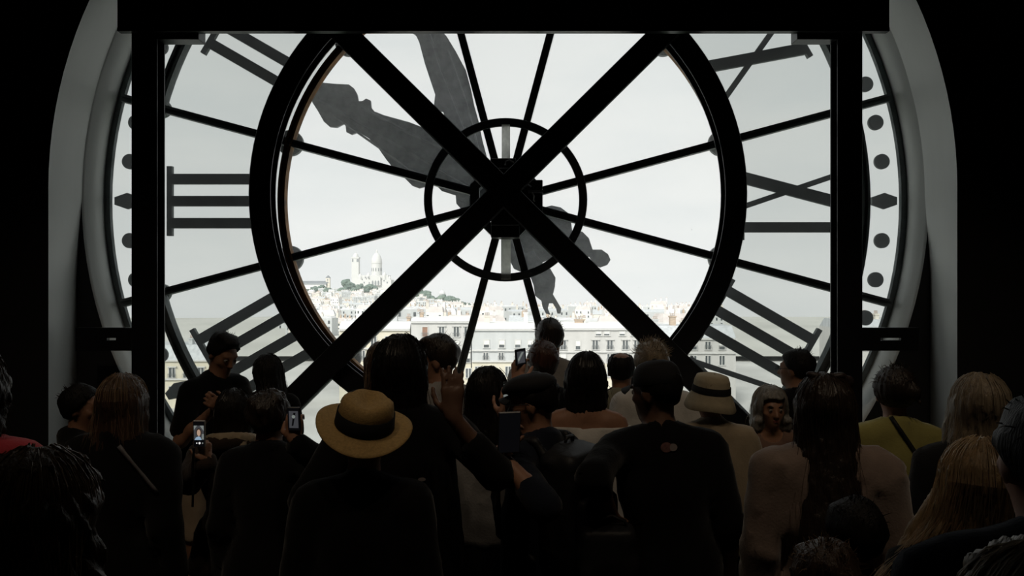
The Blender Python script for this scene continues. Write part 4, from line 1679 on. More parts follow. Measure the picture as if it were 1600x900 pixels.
    slv = o.get('sleeve', {'tee': 0.62, 'shirt': 1.6, 'jacket': 1.9, 'coat': 1.9, 'offshoulder': 1.7, 'blouse': 1.8}[kind])
    for sd in 'LR':
        Sh, E_, T_ = wr[sd]
        if slv <= 1.0:
            gp.append(cap(Sh, Sh + (E_ - Sh) * slv, 0.056 * k, 0.052 * k, 0.03 * k))
        else:
            gp.append(cap(Sh, E_, 0.055 * k, 0.046 * k, 0.03 * k))
            gp.append(cap(E_, E_ + (T_ - E_) * (slv - 1.0), 0.045 * k, 0.034 * k, 0.02 * k))
    if kind in ('jacket', 'coat', 'shirt') and o.get('collar', True):
        nr = 0.062 * k
        ring = [J(0, -0.012, 1.492) + V3(nr * math.cos(t), nr * math.sin(t) * 0.95, 0.012 * k * -math.sin(t)) for t in np.linspace(PI * 0.62 + PI, PI * 2.38 + 0, 9) - PI * 0.0]
        ring = [J(0, -0.008, 1.49) + V3(nr * math.cos(t), nr * math.sin(t), -0.018 * k * math.sin(t)) for t in np.linspace(PI / 2 + 0.5, PI * 2.5 - 0.5, 11)]
        for p_, q_ in zip(ring, ring[1:]):
            gp.append(cap(p_, q_, 0.008 * k, 0.008 * k, 0.012 * k))
    if o.get('hood'):
        ring = [J(0, -0.03, 1.47) + V3(0.095 * k * math.cos(t), 0.085 * k * math.sin(t), -0.02 * k * math.sin(t)) for t in np.linspace(PI * 0.9, PI * 2.1, 9)]
        for p_, q_ in zip(ring, ring[1:]):
            gp.append(cap(p_, q_, 0.026 * k, 0.026 * k, 0.02 * k))
    hz_ = hem * k
    ztop = o.get('ztop', 1.41) * k if kind == 'offshoulder' else 9.0

    def tcut(X_, Y_, Z_):
        c = np.maximum(hz_ - Z_, Z_ - ztop) + 0 * X_ + 0 * Y_
        return c
    tops = {'offshoulder': tcut}
    tm = mesh_sdf('top', gp, max(vox, 0.0095), off=off, cut=tcut, disp=folds(seed, 0.0065 * k if kind in ('tee', 'shirt', 'offshoulder') else 0.0125 * k), adapt=0.3,
                  sub=[cap(J(0, 0.03, 1.60), J(0, 0.02, 1.485), 0.085 * k, 0.072 * k)] if kind in ('tee', 'blouse') else ())
    link({'tee': 't_shirt', 'shirt': 'shirt', 'jacket': 'jacket', 'coat': 'coat', 'offshoulder': 'off_shoulder_top', 'blouse': 'blouse'}[kind], tm, CL[colr], root)
    bc, bk = bottom
    lp = [ell(J(0, 0.0, 0.96), V3(0.160 * b * hipw, 0.112, 0.125) * k, k=0.05 * k)]
    if bk == 'skirt':
        lp += [cap(J(-0.04, 0, 0.95), J(-0.06, 0, 0.50), 0.125 * k, 0.17 * k, 0.05 * k), cap(J(0.04, 0, 0.95), J(0.06, 0, 0.50), 0.125 * k, 0.17 * k, 0.05 * k)]
        zc = 0.52 * k
    elif bk == 'shorts':
        lp += [cap(p_[1], p_[2], p_[3] * 1.08, p_[4] * 1.35, p_[5]) for p_ in legs if p_[3] > 0.06 * k]
        zc = 0.53 * k
    else:
        lp += legs
        zc = 0.07 * k

    def bcut(X_, Y_, Z_):
        return np.maximum(zc - Z_, Z_ - 1.04 * k) + 0 * X_ + 0 * Y_
    pm = mesh_sdf('bottom', lp, max(vox, 0.012), off=0.007 * k, cut=bcut, disp=folds(seed + 5, 0.003 * k), adapt=0.4)
    link({'pants': 'trousers', 'shorts': 'shorts', 'skirt': 'skirt'}[bk], pm, CL[bc], root)
    for i in (0, 1):
        def scut(X_, Y_, Z_):
            return np.maximum(0.002 - Z_, Z_ - 0.095 * k) + 0 * X_ + 0 * Y_
        sm_ = mesh_sdf('shoe', [feet[i]] + [p_ for p_ in legs if p_[4] < 0.04 * k][i:i + 1], 0.012, off=0.012 * k, cut=scut, adapt=0.5)
        link('shoe', sm_, M_shoe, root)
    if hair:
        make_hair(root, hair, Rh, th, hsk, seed, k)
    PEOPLE[key] = dict(root=root, Rh=Rh, th=th, hs=hsk, k=k, J=J, wr=wr, torso=torso, Y=Y, Rb=Rb, BX=BX, to_local=to_local, off=off)
    return root


def H(style, col, **kw):
    d = dict(style=style, col=col)
    d.update(kw)
    return d


def child_mesh(key, name, bm, m, frame='head', smooth=True):
    """geometry in head frame (metres) or body frame, added as a child of the person"""
    p = PEOPLE[key]
    if frame == 'head':
        M = Matrix.Translation(Vector(p['th'])) @ Matrix(p['Rh'].tolist()).to_4x4() @ Matrix.Scale(p['hs'], 4)
        bmesh.ops.transform(bm, matrix=M, verts=bm.verts)
    return obj(name, bm, m, p['root'], smooth)


# ---------------------------------------------------------------- unseen warm ceiling spotlights, added to fill in the crowd's dark backs
def fill_spot(x, y, tx, ty, watts):
    t = empty('fill_spotlight', (x, y, ZC))
    tag(t, 'small black ceiling spotlight out of view, added as fill light on the crowd', 'lamp', 'added fill spotlights')
    bm = nbm()
    lathe(bm, [(0.02, -0.30), (0.02, 0.0)], 10)
    obj('stem', bm, M_box, t)
    d = Vector((tx - x, ty - y, 1.3 - ZC)).normalized()
    q_ = d.to_track_quat('-Z', 'Y').to_matrix().to_4x4()
    bm = nbm()
    lathe(bm, [(0.10, 0.16), (0.11, 0.14), (0.12, -0.06), (0.115, -0.06), (0.10, 0.13)], 18, cap1=False, cap0=True)
    bmesh.ops.transform(bm, matrix=Matrix.Translation((0, 0, -0.36)) @ q_, verts=bm.verts)
    obj('housing', bm, M_box, t)
    ld = bpy.data.lights.new('bulb', 'SPOT')
    ld.energy = watts
    ld.color = (1.0, 0.80, 0.58)
    ld.spot_size = math.radians(46)
    ld.spot_blend = 0.7
    ld.shadow_soft_size = 0.11
    lo = bpy.data.objects.new('bulb', ld)
    COL.objects.link(lo)
    lo.parent = t
    lo.matrix_local = Matrix.Translation(Vector((0, 0, -0.36)) + d * 0.08) @ q_


LAMP_W = 48.0
for x_ in (-2.4, -1.2, 0.0, 1.2, 2.4):
    fill_spot(x_ * 1.05, 0.8, x_, 3.4, LAMP_W)

# ---------------------------------------------------------------- the crowd
person('A', 'man in dark polo shirt and beige shorts looking down, beside the left steel post', 346, 515, 4.4, face=-118, head=-6, pitch=-28, hair=H('quiff', 'black', thick=0.014, n=60), skin=1,
       top=('black', 'shirt', dict(sleeve=0.75, hem=0.98)), bottom=('beige', 'shorts'), bodyx=322, hat_h=0.02, vox=0.008,
       arms={'R': dict(w=(330, 643, 4.12), pole=(-1, 0.1, -0.9), dir=(1, 0.1, 0.15), palm=(0, 0.6, -0.8), thumb=(0, 0.3, 1), pose='grip'),
             'L': dict(w=(352, 640, 4.1), pole=(0.9, 0.5, -1), dir=(-0.4, -0.6, 0.5), palm=(-0.6, 0, 0.4), thumb=(0, 0, 1), pose='grip')})
person('B', 'dark long haired woman turned left, between the polo man and the diagonal beam', 416, 550, 4.5, face=20, head=45, pitch=-12, hair=H('long', 'black', len=0.46, w=0.095, back=0.03, thick=0.016), skin=1, fem=True,
       top=('black', 'tee'), bottom=('black', 'pants'), hat_h=0.02)
person('C', 'dark haired person in fleece collared brown jacket taking a selfie on a phone', 364, 602, 3.5, face=8, head=12, pitch=-6, hair=H('bob', 'black', len=0.17, w=0.085, back=0.01, n=90, thick=0.02), skin=1, fem=True,
       top=('darkbrown', 'jacket', dict(hood=True)), bottom=('charcoal', 'shorts'), hat_h=0.024,
       arms={'L': dict(w=(325, 722, 3.12), pole=(-0.7, -0.2, -1), dir=(-0.25, 0.1, 1), palm=(-0.8, 0.6, 0), thumb=(-0.3, -0.9, 0.1), pose='grip')})
person('D', 'dark haired person in black jacket raising a phone beside the fedora', 420, 602, 3.1, face=-4, head=-10, hair=H('curly', 'dark', thick=0.022, zlow=-0.10, n=120), skin=1, broad=0.98,
       top=('black', 'jacket'), bottom=('black', 'pants'), hat_h=0.026,
       arms={'R': dict(w=(461, 690, 2.82), pole=(1, 0.1, -0.8), dir=(-0.1, 0.15, 1), palm=(0, 0.7, 0.2), thumb=(-1, 0, 0.2), pose='grip')})
person('E', 'man in straw fedora with wide black band, seen from behind', 568, 628, 2.4, face=0, head=6, pitch=4, hair=H('short', 'dark', thick=0.010, zlow=-0.09, n=0), skin=1, broad=1.05, top=('black', 'shirt'), bottom=('black', 'pants'), h=1.60)
person('F', 'tallest dark head at centre, broad person in black with one hand raised', 624, 517, 2.8, face=0, head=4, hair=H('long', 'black', len=0.27, w=0.075, back=0.0, thick=0.022, n=110, front=True), skin=2, broad=1.12,
       top=('black', 'tee', dict(sleeve=1.5, hem=0.8)), bottom=('black', 'pants'), hat_h=0.025, bodyx=640, vox=0.0075,
       arms={'R': dict(w=(708, 652, 2.52), pole=(0.9, -0.25, -1), dir=(-0.03, 0.1, 1), palm=(0.05, 1, 0), thumb=(-1, 0, 0), pose='flat'),
             'L': dict(w=(560, 850, 2.55), pole=(-1, -0.5, -0.7), dir=(0.5, 0.6, -0.3), palm=(0, 0.5, -1), thumb=(0.6, 0, 0.6), pose='relaxed')})
person('G', 'brown haired person mostly hidden behind the tallest dark head', 597, 530, 4.0, face=10, head=10, hair=H('long', 'brown', len=0.30, w=0.09, thick=0.02), skin=0, fem=True, top=('charcoal', 'tee'), bottom=('black', 'pants'), hat_h=0.02)
person('H', 'man with dark quiff in profile to the left behind the raised hand', 688, 518, 3.75, face=42, head=38, pitch=-6, hair=H('quiff', 'dark', thick=0.010, n=90, zlow=-0.06), skin=1, top=('grey', 'tee'), bottom=('denim', 'pants'), hat_h=0.022, vox=0.0075)
person('I', 'woman with smooth dark hair in pale top and black skirt, hand on phone', 763, 567, 3.2, face=-10, head=-14, hair=H('long', 'black', len=0.30, w=0.105, back=0.04, thick=0.018, n=90), skin=0, fem=True,
       top=('grey', 'tee', dict(hem=0.97)), bottom=('black', 'skirt'), hat_h=0.022,
       arms={'R': dict(w=(789, 655, 2.95), pole=(1, -0.2, -1), dir=(0.12, 0.1, 1), palm=(0.2, 1, 0), thumb=(-1, 0, 0), pose='pinch')})
person('J', 'man in dark flat cap and spectacles turned left, carrying a big black backpack', 838, 577, 2.85, face=50, head=24, pitch=-8, hair=H('short', 'black', thick=0.008, zlow=-0.06, n=0), skin=1, broad=1.02,
       top=('navy', 'shirt', dict(sleeve=1.3)), bottom=('denim', 'pants'), h=1.655, bodyx=850, vox=0.0075,
       arms={'L': dict(w=(785, 714, 2.62), pole=(0.9, 0.0, -1), dir=(0.15, 0.1, 1), palm=(0.9, 0.3, 0), thumb=(0, -1, 0.3), pose='grip'),
             'R': dict(w=(806, 745, 2.68), pole=(0.6, 0.5, -1), dir=(-0.2, 0.1, 1), palm=(-0.9, 0.3, 0), thumb=(0, -1, 0.3), pose='grip')})
person('K', 'short haired man in grey shirt farthest back, head just under the minute hand tip', 859, 492, 4.45, face=4, head=0, hair=H('short', 'dark', thick=0.010, zlow=-0.07, n=60), skin=0, top=('grey', 'tee'), bottom=('black', 'pants'), hat_h=0.016)
person('L', 'auburn haired man holding a phone up in his left hand before the far facade', 848, 527, 3.95, face=5, head=5, hair=H('short', 'auburn', thick=0.016, zlow=-0.09, n=90), skin=0, top=('black', 'tee', dict(sleeve=0.7)), bottom=('black', 'pants'), hat_h=0.022, vox=0.008,
       arms={'L': dict(w=(807, 598, 3.62), pole=(-1, 0, -1), dir=(0.12, 0.1, 1), palm=(0.4, 0.9, 0), thumb=(1, -0.3, 0), pose='grip')})
person('M', 'woman with chin length dark hair in white off shoulder top, bare upper back', 915, 545, 3.45, face=-4, head=4, hair=H('bob', 'black', len=0.165, w=0.088, back=0.0, thick=0.018, n=80), skin=1, fem=True,
       top=('white', 'offshoulder'), bottom=('beige', 'pants'), hat_h=0.02)
person('O', 'balding man in sage green shirt between the bob haired woman and dark cap', 971, 544, 4.2, face=-6, head=-4, hair=H('balding', 'black', thick=0.010, zlow=-0.08, n=0), skin=1, top=('sage', 'shirt', dict(sleeve=0.8)), bottom=('black', 'pants'), hat_h=0.012)
person('P', 'person with tousled fair hair in white shirt behind the dark cap', 1019, 527, 3.95, face=0, head=-10, hair=H('short', 'ash', thick=0.024, zlow=-0.085, n=240, spike=1.25), skin=0, top=('white', 'tee'), bottom=('denim', 'pants'), hat_h=0.026, bodyx=1030)
person('Q', 'broad man in dark baseball cap looking left, black shirt with small back print', 1026, 556, 2.8, face=6, head=38, pitch=-4, hair=H('short', 'black', thick=0.008, zlow=-0.07, n=0), skin=2, broad=1.1, top=('black', 'tee', dict(hem=0.78, sleeve=1.3)), bottom=('black', 'pants'), h=1.705, bodyx=1048, vox=0.0085,
       arms={'L': dict(w=(957, 808, 2.66), pole=(-0.25, -0.8, -0.6), dir=(-0.2, 0.2, -0.6), palm=(0.4, 0.6, -0.2), thumb=(0.6, 0.6, 0), pose='grip')})
person('R', 'person in pale bucket hat with dark band and beige shirt, beside the dark cap', 1111, 578, 3.5, face=2, head=4, hair=H('short', 'brown', thick=0.010, zlow=-0.12, n=30), skin=0, fem=True, broad=1.1, top=('khaki', 'jacket', dict(sleeve=1.3, hem=0.84)), bottom=('darkbrown', 'pants'), h=1.565, bodyx=1122)
person('S', 'woman with grey blond bob facing the camera, patterned dark blouse', 1203, 597, 3.85, face=176, head=6, pitch=-2, hair=H('bob', 'grey', len=0.13, w=0.105, back=-0.02, thick=0.028, n=110, fringe=0.070, uneven=0.005, flip=[(0.100, 0.01, -0.115, 0.034), (0.092, 0.03, -0.07, 0.03)]), skin=1, fem=True, top=('pattern', 'blouse'), bottom=('black', 'pants'), hat_h=0.03, vox=0.007)
person('T', 'man with glasses in black top looking left under the eight numeral', 1246, 540, 4.3, face=25, head=22, hair=H('short', 'black', thick=0.016, zlow=-0.065, n=60), skin=1, top=('black', 'tee'), bottom=('black', 'pants'), hat_h=0.02, vox=0.0075)
person('U', 'woman with very long dark brown hair and loose beige jacket, clip on her crown', 1290, 577, 2.55, face=-6, head=-8, hair=H('long', 'dark', len=0.60, w=0.105, back=0.125, thick=0.024, n=160, wave=0.003), skin=0, fem=True, broad=1.2,
       top=('taupe', 'coat', dict(hem=0.70)), bottom=('darkbrown', 'pants'), hat_h=0.026)
person('V', 'woman with dark hair pinned up in olive top with thin black strap', 1399, 567, 3.3, face=-8, head=-6, hair=H('bun', 'dark', thick=0.020, zlow=-0.06, n=110, spike=1.1, bun=(0.055, -0.095, 0.02)), skin=0, fem=True, broad=1.05, top=('olive', 'tee', dict(sleeve=0.85)), bottom=('charcoal', 'pants'), hat_h=0.022)
person('W', 'person with ash blond hair and dark jacket at the right, before the black wall', 1533, 577, 2.7, face=-10, head=-12, hair=H('long', 'ash', len=0.36, w=0.13, back=0.05, thick=0.024, n=110, drift=-0.02), skin=0, fem=True, broad=1.1, top=('charcoal', 'jacket'), bottom=('black', 'pants'), hat_h=0.026)
person('X', 'woman with very long blond hair sweeping down leftwards in the right foreground', 1540, 678, 1.75, face=-18, head=-14, pitch=-8, hair=H('long', 'blond', len=0.50, w=0.15, back=0.07, drift=-0.17, thick=0.028, n=420, wave=0.004, swing=0.0), skin=0, fem=True, top=('black', 'coat'), bottom=('black', 'pants'), hat_h=0.03)
person('Y', 'person in navy jacket cut by the right edge, only shoulder and neck in view', 1654, 592, 1.3, face=-6, head=-6, hair=H('short', 'black', thick=0.014, zlow=-0.075, n=40), skin=0, broad=1.08, top=('navy', 'coat', dict(collar=False)), bottom=('black', 'pants'), hat_h=0.02)
person('Y2', 'blond curly head at the bottom right corner of the view', 1632, 838, 0.95, face=0, head=0, hair=H('long', 'ash', len=0.30, w=0.12, back=0.04, thick=0.03, n=200, wave=0.008), skin=0, fem=True, top=('charcoal', 'tee'), bottom=('black', 'pants'), hat_h=0.03)
person('Z', 'short dark haired person with faint rim light in front of the beige jacket', 1337, 767, 2.05, face=0, head=8, hair=H('short', 'black', thick=0.022, zlow=-0.09, n=60), skin=1, top=('black', 'tee'), bottom=('black', 'pants'), hat_h=0.026)
person('Z2', 'short brown haired person low in front, left of the long blond hair', 1290, 832, 1.72, face=6, head=4, hair=H('curly', 'brown', thick=0.022, zlow=-0.10, n=160), skin=1, top=('black', 'tee'), bottom=('black', 'pants'), hat_h=0.026)
person('AA', 'person in red top cut by the left edge of the view', -52, 535, 2.3, face=4, head=10, hair=H('bob', 'dark', len=0.15, w=0.09, back=0.0, thick=0.028, n=120, wave=0.006), skin=0, fem=True, broad=1.1, top=('red', 'tee'), bottom=('black', 'pants'), hat_h=0.03)
person('AB', 'woman with wavy brown hair in the left foreground, hair falling to the right', 58, 690, 1.4, face=-8, head=-6, hair=H('long', 'brown', len=0.50, w=0.13, back=0.06, drift=0.09, thick=0.03, n=320, wave=0.011), skin=0, fem=True, top=('darkbrown', 'coat'), bottom=('black', 'pants'), hat_h=0.03)
person('AC', 'woman with fair brown hair in black coat with crossbody strap at left', 190, 578, 3.0, face=-6, head=6, hair=H('long', 'brown', len=0.30, w=0.10, back=0.03, thick=0.022, n=120), skin=0, fem=True, broad=1.15, top=('black', 'coat', dict(hem=0.75)), bottom=('black', 'pants'), hat_h=0.025)
person('AD', 'dark haired person in profile to the right against the left wall', 124, 594, 3.45, face=-55, head=-32, hair=H('short', 'black', thick=0.018, zlow=-0.09, n=80), skin=1, top=('black', 'jacket'), bottom=('black', 'pants'), hat_h=0.022)

# fleece collar of the selfie taker
pc_ = PEOPLE['C']
q_ = [pc_['J'](0.11 * math.cos(t), -0.02 + 0.10 * math.sin(t), 1.485 - 0.03 * math.sin(t)) for t in np.linspace(PI * 0.75, PI * 2.25, 14)]
link('fleece_collar', mesh_sdf('fleece_collar', [cap(a, b, 0.026, 0.026, 0.02) for a, b in zip(q_, q_[1:])] + [cap(pc_['J'](0.075, -0.13, 1.46), pc_['J'](0.085, -0.155, 1.36), 0.026, 0.014, 0.02)], 0.0075, disp=folds(5, 0.006, 90, 90), adapt=0.1), CL['khaki'], pc_['root'])

# lips and brows of the woman who faces the view
pS = PEOPLE['S']
link('lips', mesh_sdf('lips', xform([ell((0, 0.0900, -0.0600), (0.0205, 0.007, 0.0052), k=0.003), ell((0, 0.0890, -0.0690), (0.018, 0.007, 0.0058), k=0.003)], pS['Rh'], pS['th'], pS['hs']), 0.004, adapt=0.1), M_lip, pS['root'])
for s_ in (-1, 1):
    link('eyebrow', mesh_sdf('eyebrow', xform([cap((s_ * 0.018, 0.087, 0.0215), (s_ * 0.034, 0.0855, 0.027), 0.0032, 0.003), cap((s_ * 0.034, 0.0855, 0.027), (s_ * 0.047, 0.076, 0.023), 0.003, 0.0015)], pS['Rh'], pS['th'], pS['hs']), 0.003, adapt=0.1), HAIR['dark'], pS['root'])

# ---------------------------------------------------------------- hats
M_straw = mat('straw', (0.50, 0.33, 0.13), 0.8, var=0.3, scale=(120, 120, 160), bump=0.6, bscale=(260, 260, 260), bdist=0.002)
M_felt = mat('black_band', (0.010, 0.010, 0.010), 0.9)
M_canvas = mat('pale_canvas', (0.42, 0.36, 0.25), 0.9, var=0.15, scale=(40, 40, 40), bump=0.3, bscale=(200, 200, 200), bdist=0.002)
M_capd = mat('dark_cap_cloth', (0.016, 0.016, 0.018), 0.85, bump=0.3, bscale=(200, 200, 200), bdist=0.002)


def tiltm(rx_=0, ry_=0, rz_=0, t=(0, 0, 0)):
    return Matrix.Translation(t) @ Matrix.Rotation(math.radians(ry_), 4, 'Y') @ Matrix.Rotation(math.radians(rx_), 4, 'X') @ Matrix.Rotation(math.radians(rz_), 4, 'Z')


def fed(v, a, r, z):
    if r > 0.113:                       # brim: sides curl up a little, back droops
        t = (r - 0.10) / 0.06
        v.z += 0.020 * t * math.cos(a) ** 2 - 0.016 * t * max(0, -math.sin(a)) - 0.006 * t
    elif z > 0.07:                      # crown: centre dent, pinched front
        d = math.exp(-(v.x / 0.035) ** 2)
        v.z -= 0.022 * d * (1 if r < 0.075 else 0.3)
        if v.y > 0.03:
            v.x *= 0.86
    return v


MT = tiltm(13, 10, 0, (0, -0.012, 0.050))
bm = nbm()
lathe(bm, [(0.160, 0.002), (0.171, 0.0), (0.171, 0.004), (0.160, 0.006), (0.125, 0.006), (0.104, 0.008), (0.101, 0.03), (0.097, 0.07), (0.090, 0.100), (0.075, 0.113), (0.045, 0.114), (0.01, 0.110)], 48, sx=1.0, sy=1.06, fn=fed)
bmesh.ops.transform(bm, matrix=MT, verts=bm.verts)
fh = child_mesh('E', 'fedora', bm, M_straw)
bm = nbm()
lathe(bm, [(0.1045, 0.009), (0.1055, 0.012), (0.1015, 0.062), (0.0990, 0.063)], 48, sx=1.01, sy=1.065, cap0=False, cap1=False)
bmesh.ops.transform(bm, matrix=MT, verts=bm.verts)
bb = child_mesh('E', 'hat_band', bm, M_felt)
bb.parent = fh

MT = tiltm(6, 3, 0, (0, -0.012, 0.030))
bm = nbm()
lathe(bm, [(0.140, -0.074), (0.142, -0.070), (0.128, -0.034), (0.105, 0.010), (0.101, 0.030), (0.097, 0.070), (0.086, 0.096), (0.060, 0.104), (0.01, 0.106)], 44, sx=0.95, sy=1.04,
      fn=lambda v, a, r, z: v + Vector((0, 0, 0.006 * math.sin(3 * a + 1) * (r > 0.12))), cap0=False)
bmesh.ops.transform(bm, matrix=MT, verts=bm.verts)
bh = child_mesh('R', 'bucket_hat', bm, M_canvas)
bm = nbm()
lathe(bm, [(0.1065, 0.010), (0.1065, 0.014), (0.1035, 0.044), (0.101, 0.046)], 44, sx=0.955, sy=1.045, cap0=False, cap1=False)
bmesh.ops.transform(bm, matrix=MT, verts=bm.verts)
bb = child_mesh('R', 'hat_band', bm, M_felt)
bb.parent = bh

# flat cap of the man with the backpack
MT = tiltm(-4, 0, 0, (0, -0.005, 0.045))
bm = nbm()
lathe(bm, [(0.088, 0.0), (0.098, 0.012), (0.106, 0.028), (0.104, 0.046), (0.085, 0.064), (0.05, 0.074), (0.01, 0.077)], 40, sx=0.93, sy=1.10,
      fn=lambda v, a, r, z: Vector((v.x, v.y + 0.016 * max(0, z / 0.05), v.z - 0.22 * max(0, v.y - 0.03) * (z > 0.015))))
bmesh.ops.transform(bm, matrix=MT, verts=bm.verts)
fc = child_mesh('J', 'flat_cap', bm, M_capd)


def brim(L_, wd, z0, y0, dip=0.012):
    bm = nbm()
    n, m = 18, 6
    top, bot = [], []
    for i in range(n + 1):
        a = -1.25 + 2.5 * i / n
        for lst, dz in ((top, 0.003), (bot, 0.0)):
            row = []
            for j in range(m + 1):
                t = j / m
                x = math.sin(a) * wd
                y = y0 + (math.cos(a) - math.cos(1.25)) * wd * 0.55 * 0 + math.sqrt(max(0, 1 - (math.sin(a) * 0.95) ** 2)) * (0.03 + L_ * t)
                row.append(bm.verts.new((x * (1 - 0.06 * t), y, z0 + dz - dip * t - 0.02 * (x / wd) ** 2)))
            lst.append(row)
    for g, fl in ((top, 0), (bot, 1)):
        for A, B in zip(g, g[1:]):
            for j in range(m):
                q_ = (A[j], A[j + 1], B[j + 1], B[j])
                bm.faces.new(q_ if not fl else q_[::-1])
    for i in range(n):
        bm.faces.new((top[i][m], bot[i][m], bot[i + 1][m], top[i + 1][m]))
        bm.faces.new((top[i][0], top[i + 1][0], bot[i + 1][0], bot[i][0]))
    for r_ in (0, n):
        for j in range(m):
            bm.faces.new((top[r_][j], bot[r_][j], bot[r_][j + 1], top[r_][j + 1]))
    return bm


b_ = child_mesh('J', 'peak', brim(0.050, 0.080, 0.040, 0.062, 0.014), M_capd)
b_.parent = fc
# baseball cap
bm = nbm()
lathe(bm, [(0.086, 0.0), (0.0885, 0.004), (0.087, 0.030), (0.080, 0.060), (0.062, 0.082), (0.035, 0.093), (0.008, 0.096), (0.007, 0.100), (0.001, 0.101)], 40, sx=0.96, sy=1.14)
bmesh.ops.transform(bm, matrix=tiltm(-5, 0, 0, (0, -0.012, 0.032)), verts=bm.verts)
bc_ = child_mesh('Q', 'baseball_cap', bm, M_capd)
b_ = child_mesh('Q', 'peak', brim(0.066, 0.074, 0.032, 0.058, 0.020), M_capd)
b_.parent = bc_


def glasses(key):
    bm = nbm()
    for s in (-1, 1):
        pts = [(s * 0.033 + 0.022 * math.cos(t), 0.104, 0.000 + 0.017 * math.sin(t)) for t in np.linspace(0, 2 * PI, 15)]
        tube(bm, pts, 0.0016, 5, cap=False)
        tube(bm, [(s * 0.055, 0.103, 0.004), (s * 0.072, 0.085, 0.006), (s * 0.080, 0.0, 0.004), (s * 0.080, -0.015, -0.010)], 0.0018, 5)
    tube(bm, [(-0.012, 0.105, 0.003), (0.012, 0.105, 0.003)], 0.0016, 5)
    g = child_mesh(key, 'spectacles', bm, M_box)
    for s in (-1, 1):
        bm = nbm()
        disc(bm, 0.0205, 0.1035, 0.1045, s * 0.033, 0.0, n=18)
        l_ = child_mesh(key, 'lens', bm, M_lens, smooth=False)
        l_.parent = g


M_lens = glass('spectacle_lens', (0.95, 0.96, 0.96), 0.0, 0.0)
glasses('J')
glasses('T')

# hair clip, bun pins
M_clip = mat('dark_satin', (0.03, 0.02, 0.02), 0.5)
cp = mesh_sdf('hair_clip', xform([ell((-0.035, -0.03, 0.128), (0.034, 0.018, 0.016), roty(0.3)), ell((0.035, -0.03, 0.128), (0.034, 0.018, 0.016), roty(-0.3)), ell((0, -0.03, 0.126), (0.012, 0.015, 0.012)),
                                  ell((0.075, -0.02, 0.105), (0.022, 0.014, 0.030), roty(0.5))], PEOPLE['U']['Rh'], PEOPLE['U']['th'], PEOPLE['U']['hs']), 0.006, adapt=0.2)
link('hair_bow', cp, M_clip, PEOPLE['U']['root'])

# ---------------------------------------------------------------- backpack, bags, straps
bpy.context.view_layer.update()
from mathutils.bvhtree import BVHTree


def child_of(key, names):
    for c in PEOPLE[key]['root'].children:
        if c.name.split('.')[0] in names:
            return c


def on_surface(key, px, py, names=('t_shirt', 'shirt', 'jacket', 'coat', 'blouse', 'off_shoulder_top')):
    """where the sight line of a pixel meets a person's garment, in the person's own frame, with the normal"""
    p = PEOPLE[key]
    c = child_of(key, names)
    if 'bvh' not in p:
        p['bvh'] = BVHTree.FromPolygons([v.co.copy() for v in c.data.vertices], [tuple(q_.vertices) for q_ in c.data.polygons])
    o = p['to_local'](V3(0, 0, CAM_Z))
    d = norm(p['to_local'](np.array(P(px, py, p['Y']))) - o)
    loc, nor, _, _ = p['bvh'].ray_cast(Vector(o), Vector(d))
    if loc is None:
        return None, None
    if nor.dot(Vector(d)) > 0:
        nor = -nor
    return loc, nor


def ribbon(key, name, pix, w, m, thick=0.004):
    pts = []
    for px, py in pix:
        l, n = on_surface(key, px, py)
        if l is not None:
            pts.append((l, n))
    if len(pts) < 2:
        return
    bm = nbm()
    rows = []
    for i, (l, n) in enumerate(pts):
        d = (pts[min(i + 1, len(pts) - 1)][0] - pts[max(i - 1, 0)][0]).normalized()
        s = d.cross(n).normalized() * w / 2
        rows.append([bm.verts.new(l + n * (0.002) - s), bm.verts.new(l + n * (0.002 + thick) - s), bm.verts.new(l + n * (0.002 + thick) + s), bm.verts.new(l + n * 0.002 + s)])
    for A, B in zip(rows, rows[1:]):
        for k in range(4):
            bm.faces.new((A[k], A[(k + 1) % 4], B[(k + 1) % 4], B[k]))
    bm.faces.new(rows[0])
    bm.faces.new(rows[-1][::-1])
    obj(name, bm, m, PEOPLE[key]['root'], True)


M_strap = mat('black_strap', (0.012, 0.012, 0.012), 0.6)
M_steelstrap = mat('grey_strap', (0.16, 0.16, 0.17), 0.5)
ribbon('V', 'bag_strap', [(1383 + 62 * t, 638 + 92 * t) for t in np.linspace(0, 1, 14)], 0.018, M_strap)
ribbon('AC', 'bag_strap', [(186 + 60 * t, 697 + 72 * t) for t in np.linspace(0, 1, 12)], 0.016, M_steelstrap)

pj = PEOPLE['J']


def pack(name, prims, h, m, parent, **kw):
    return link(name, mesh_sdf(name, prims, h, **kw), m, parent)


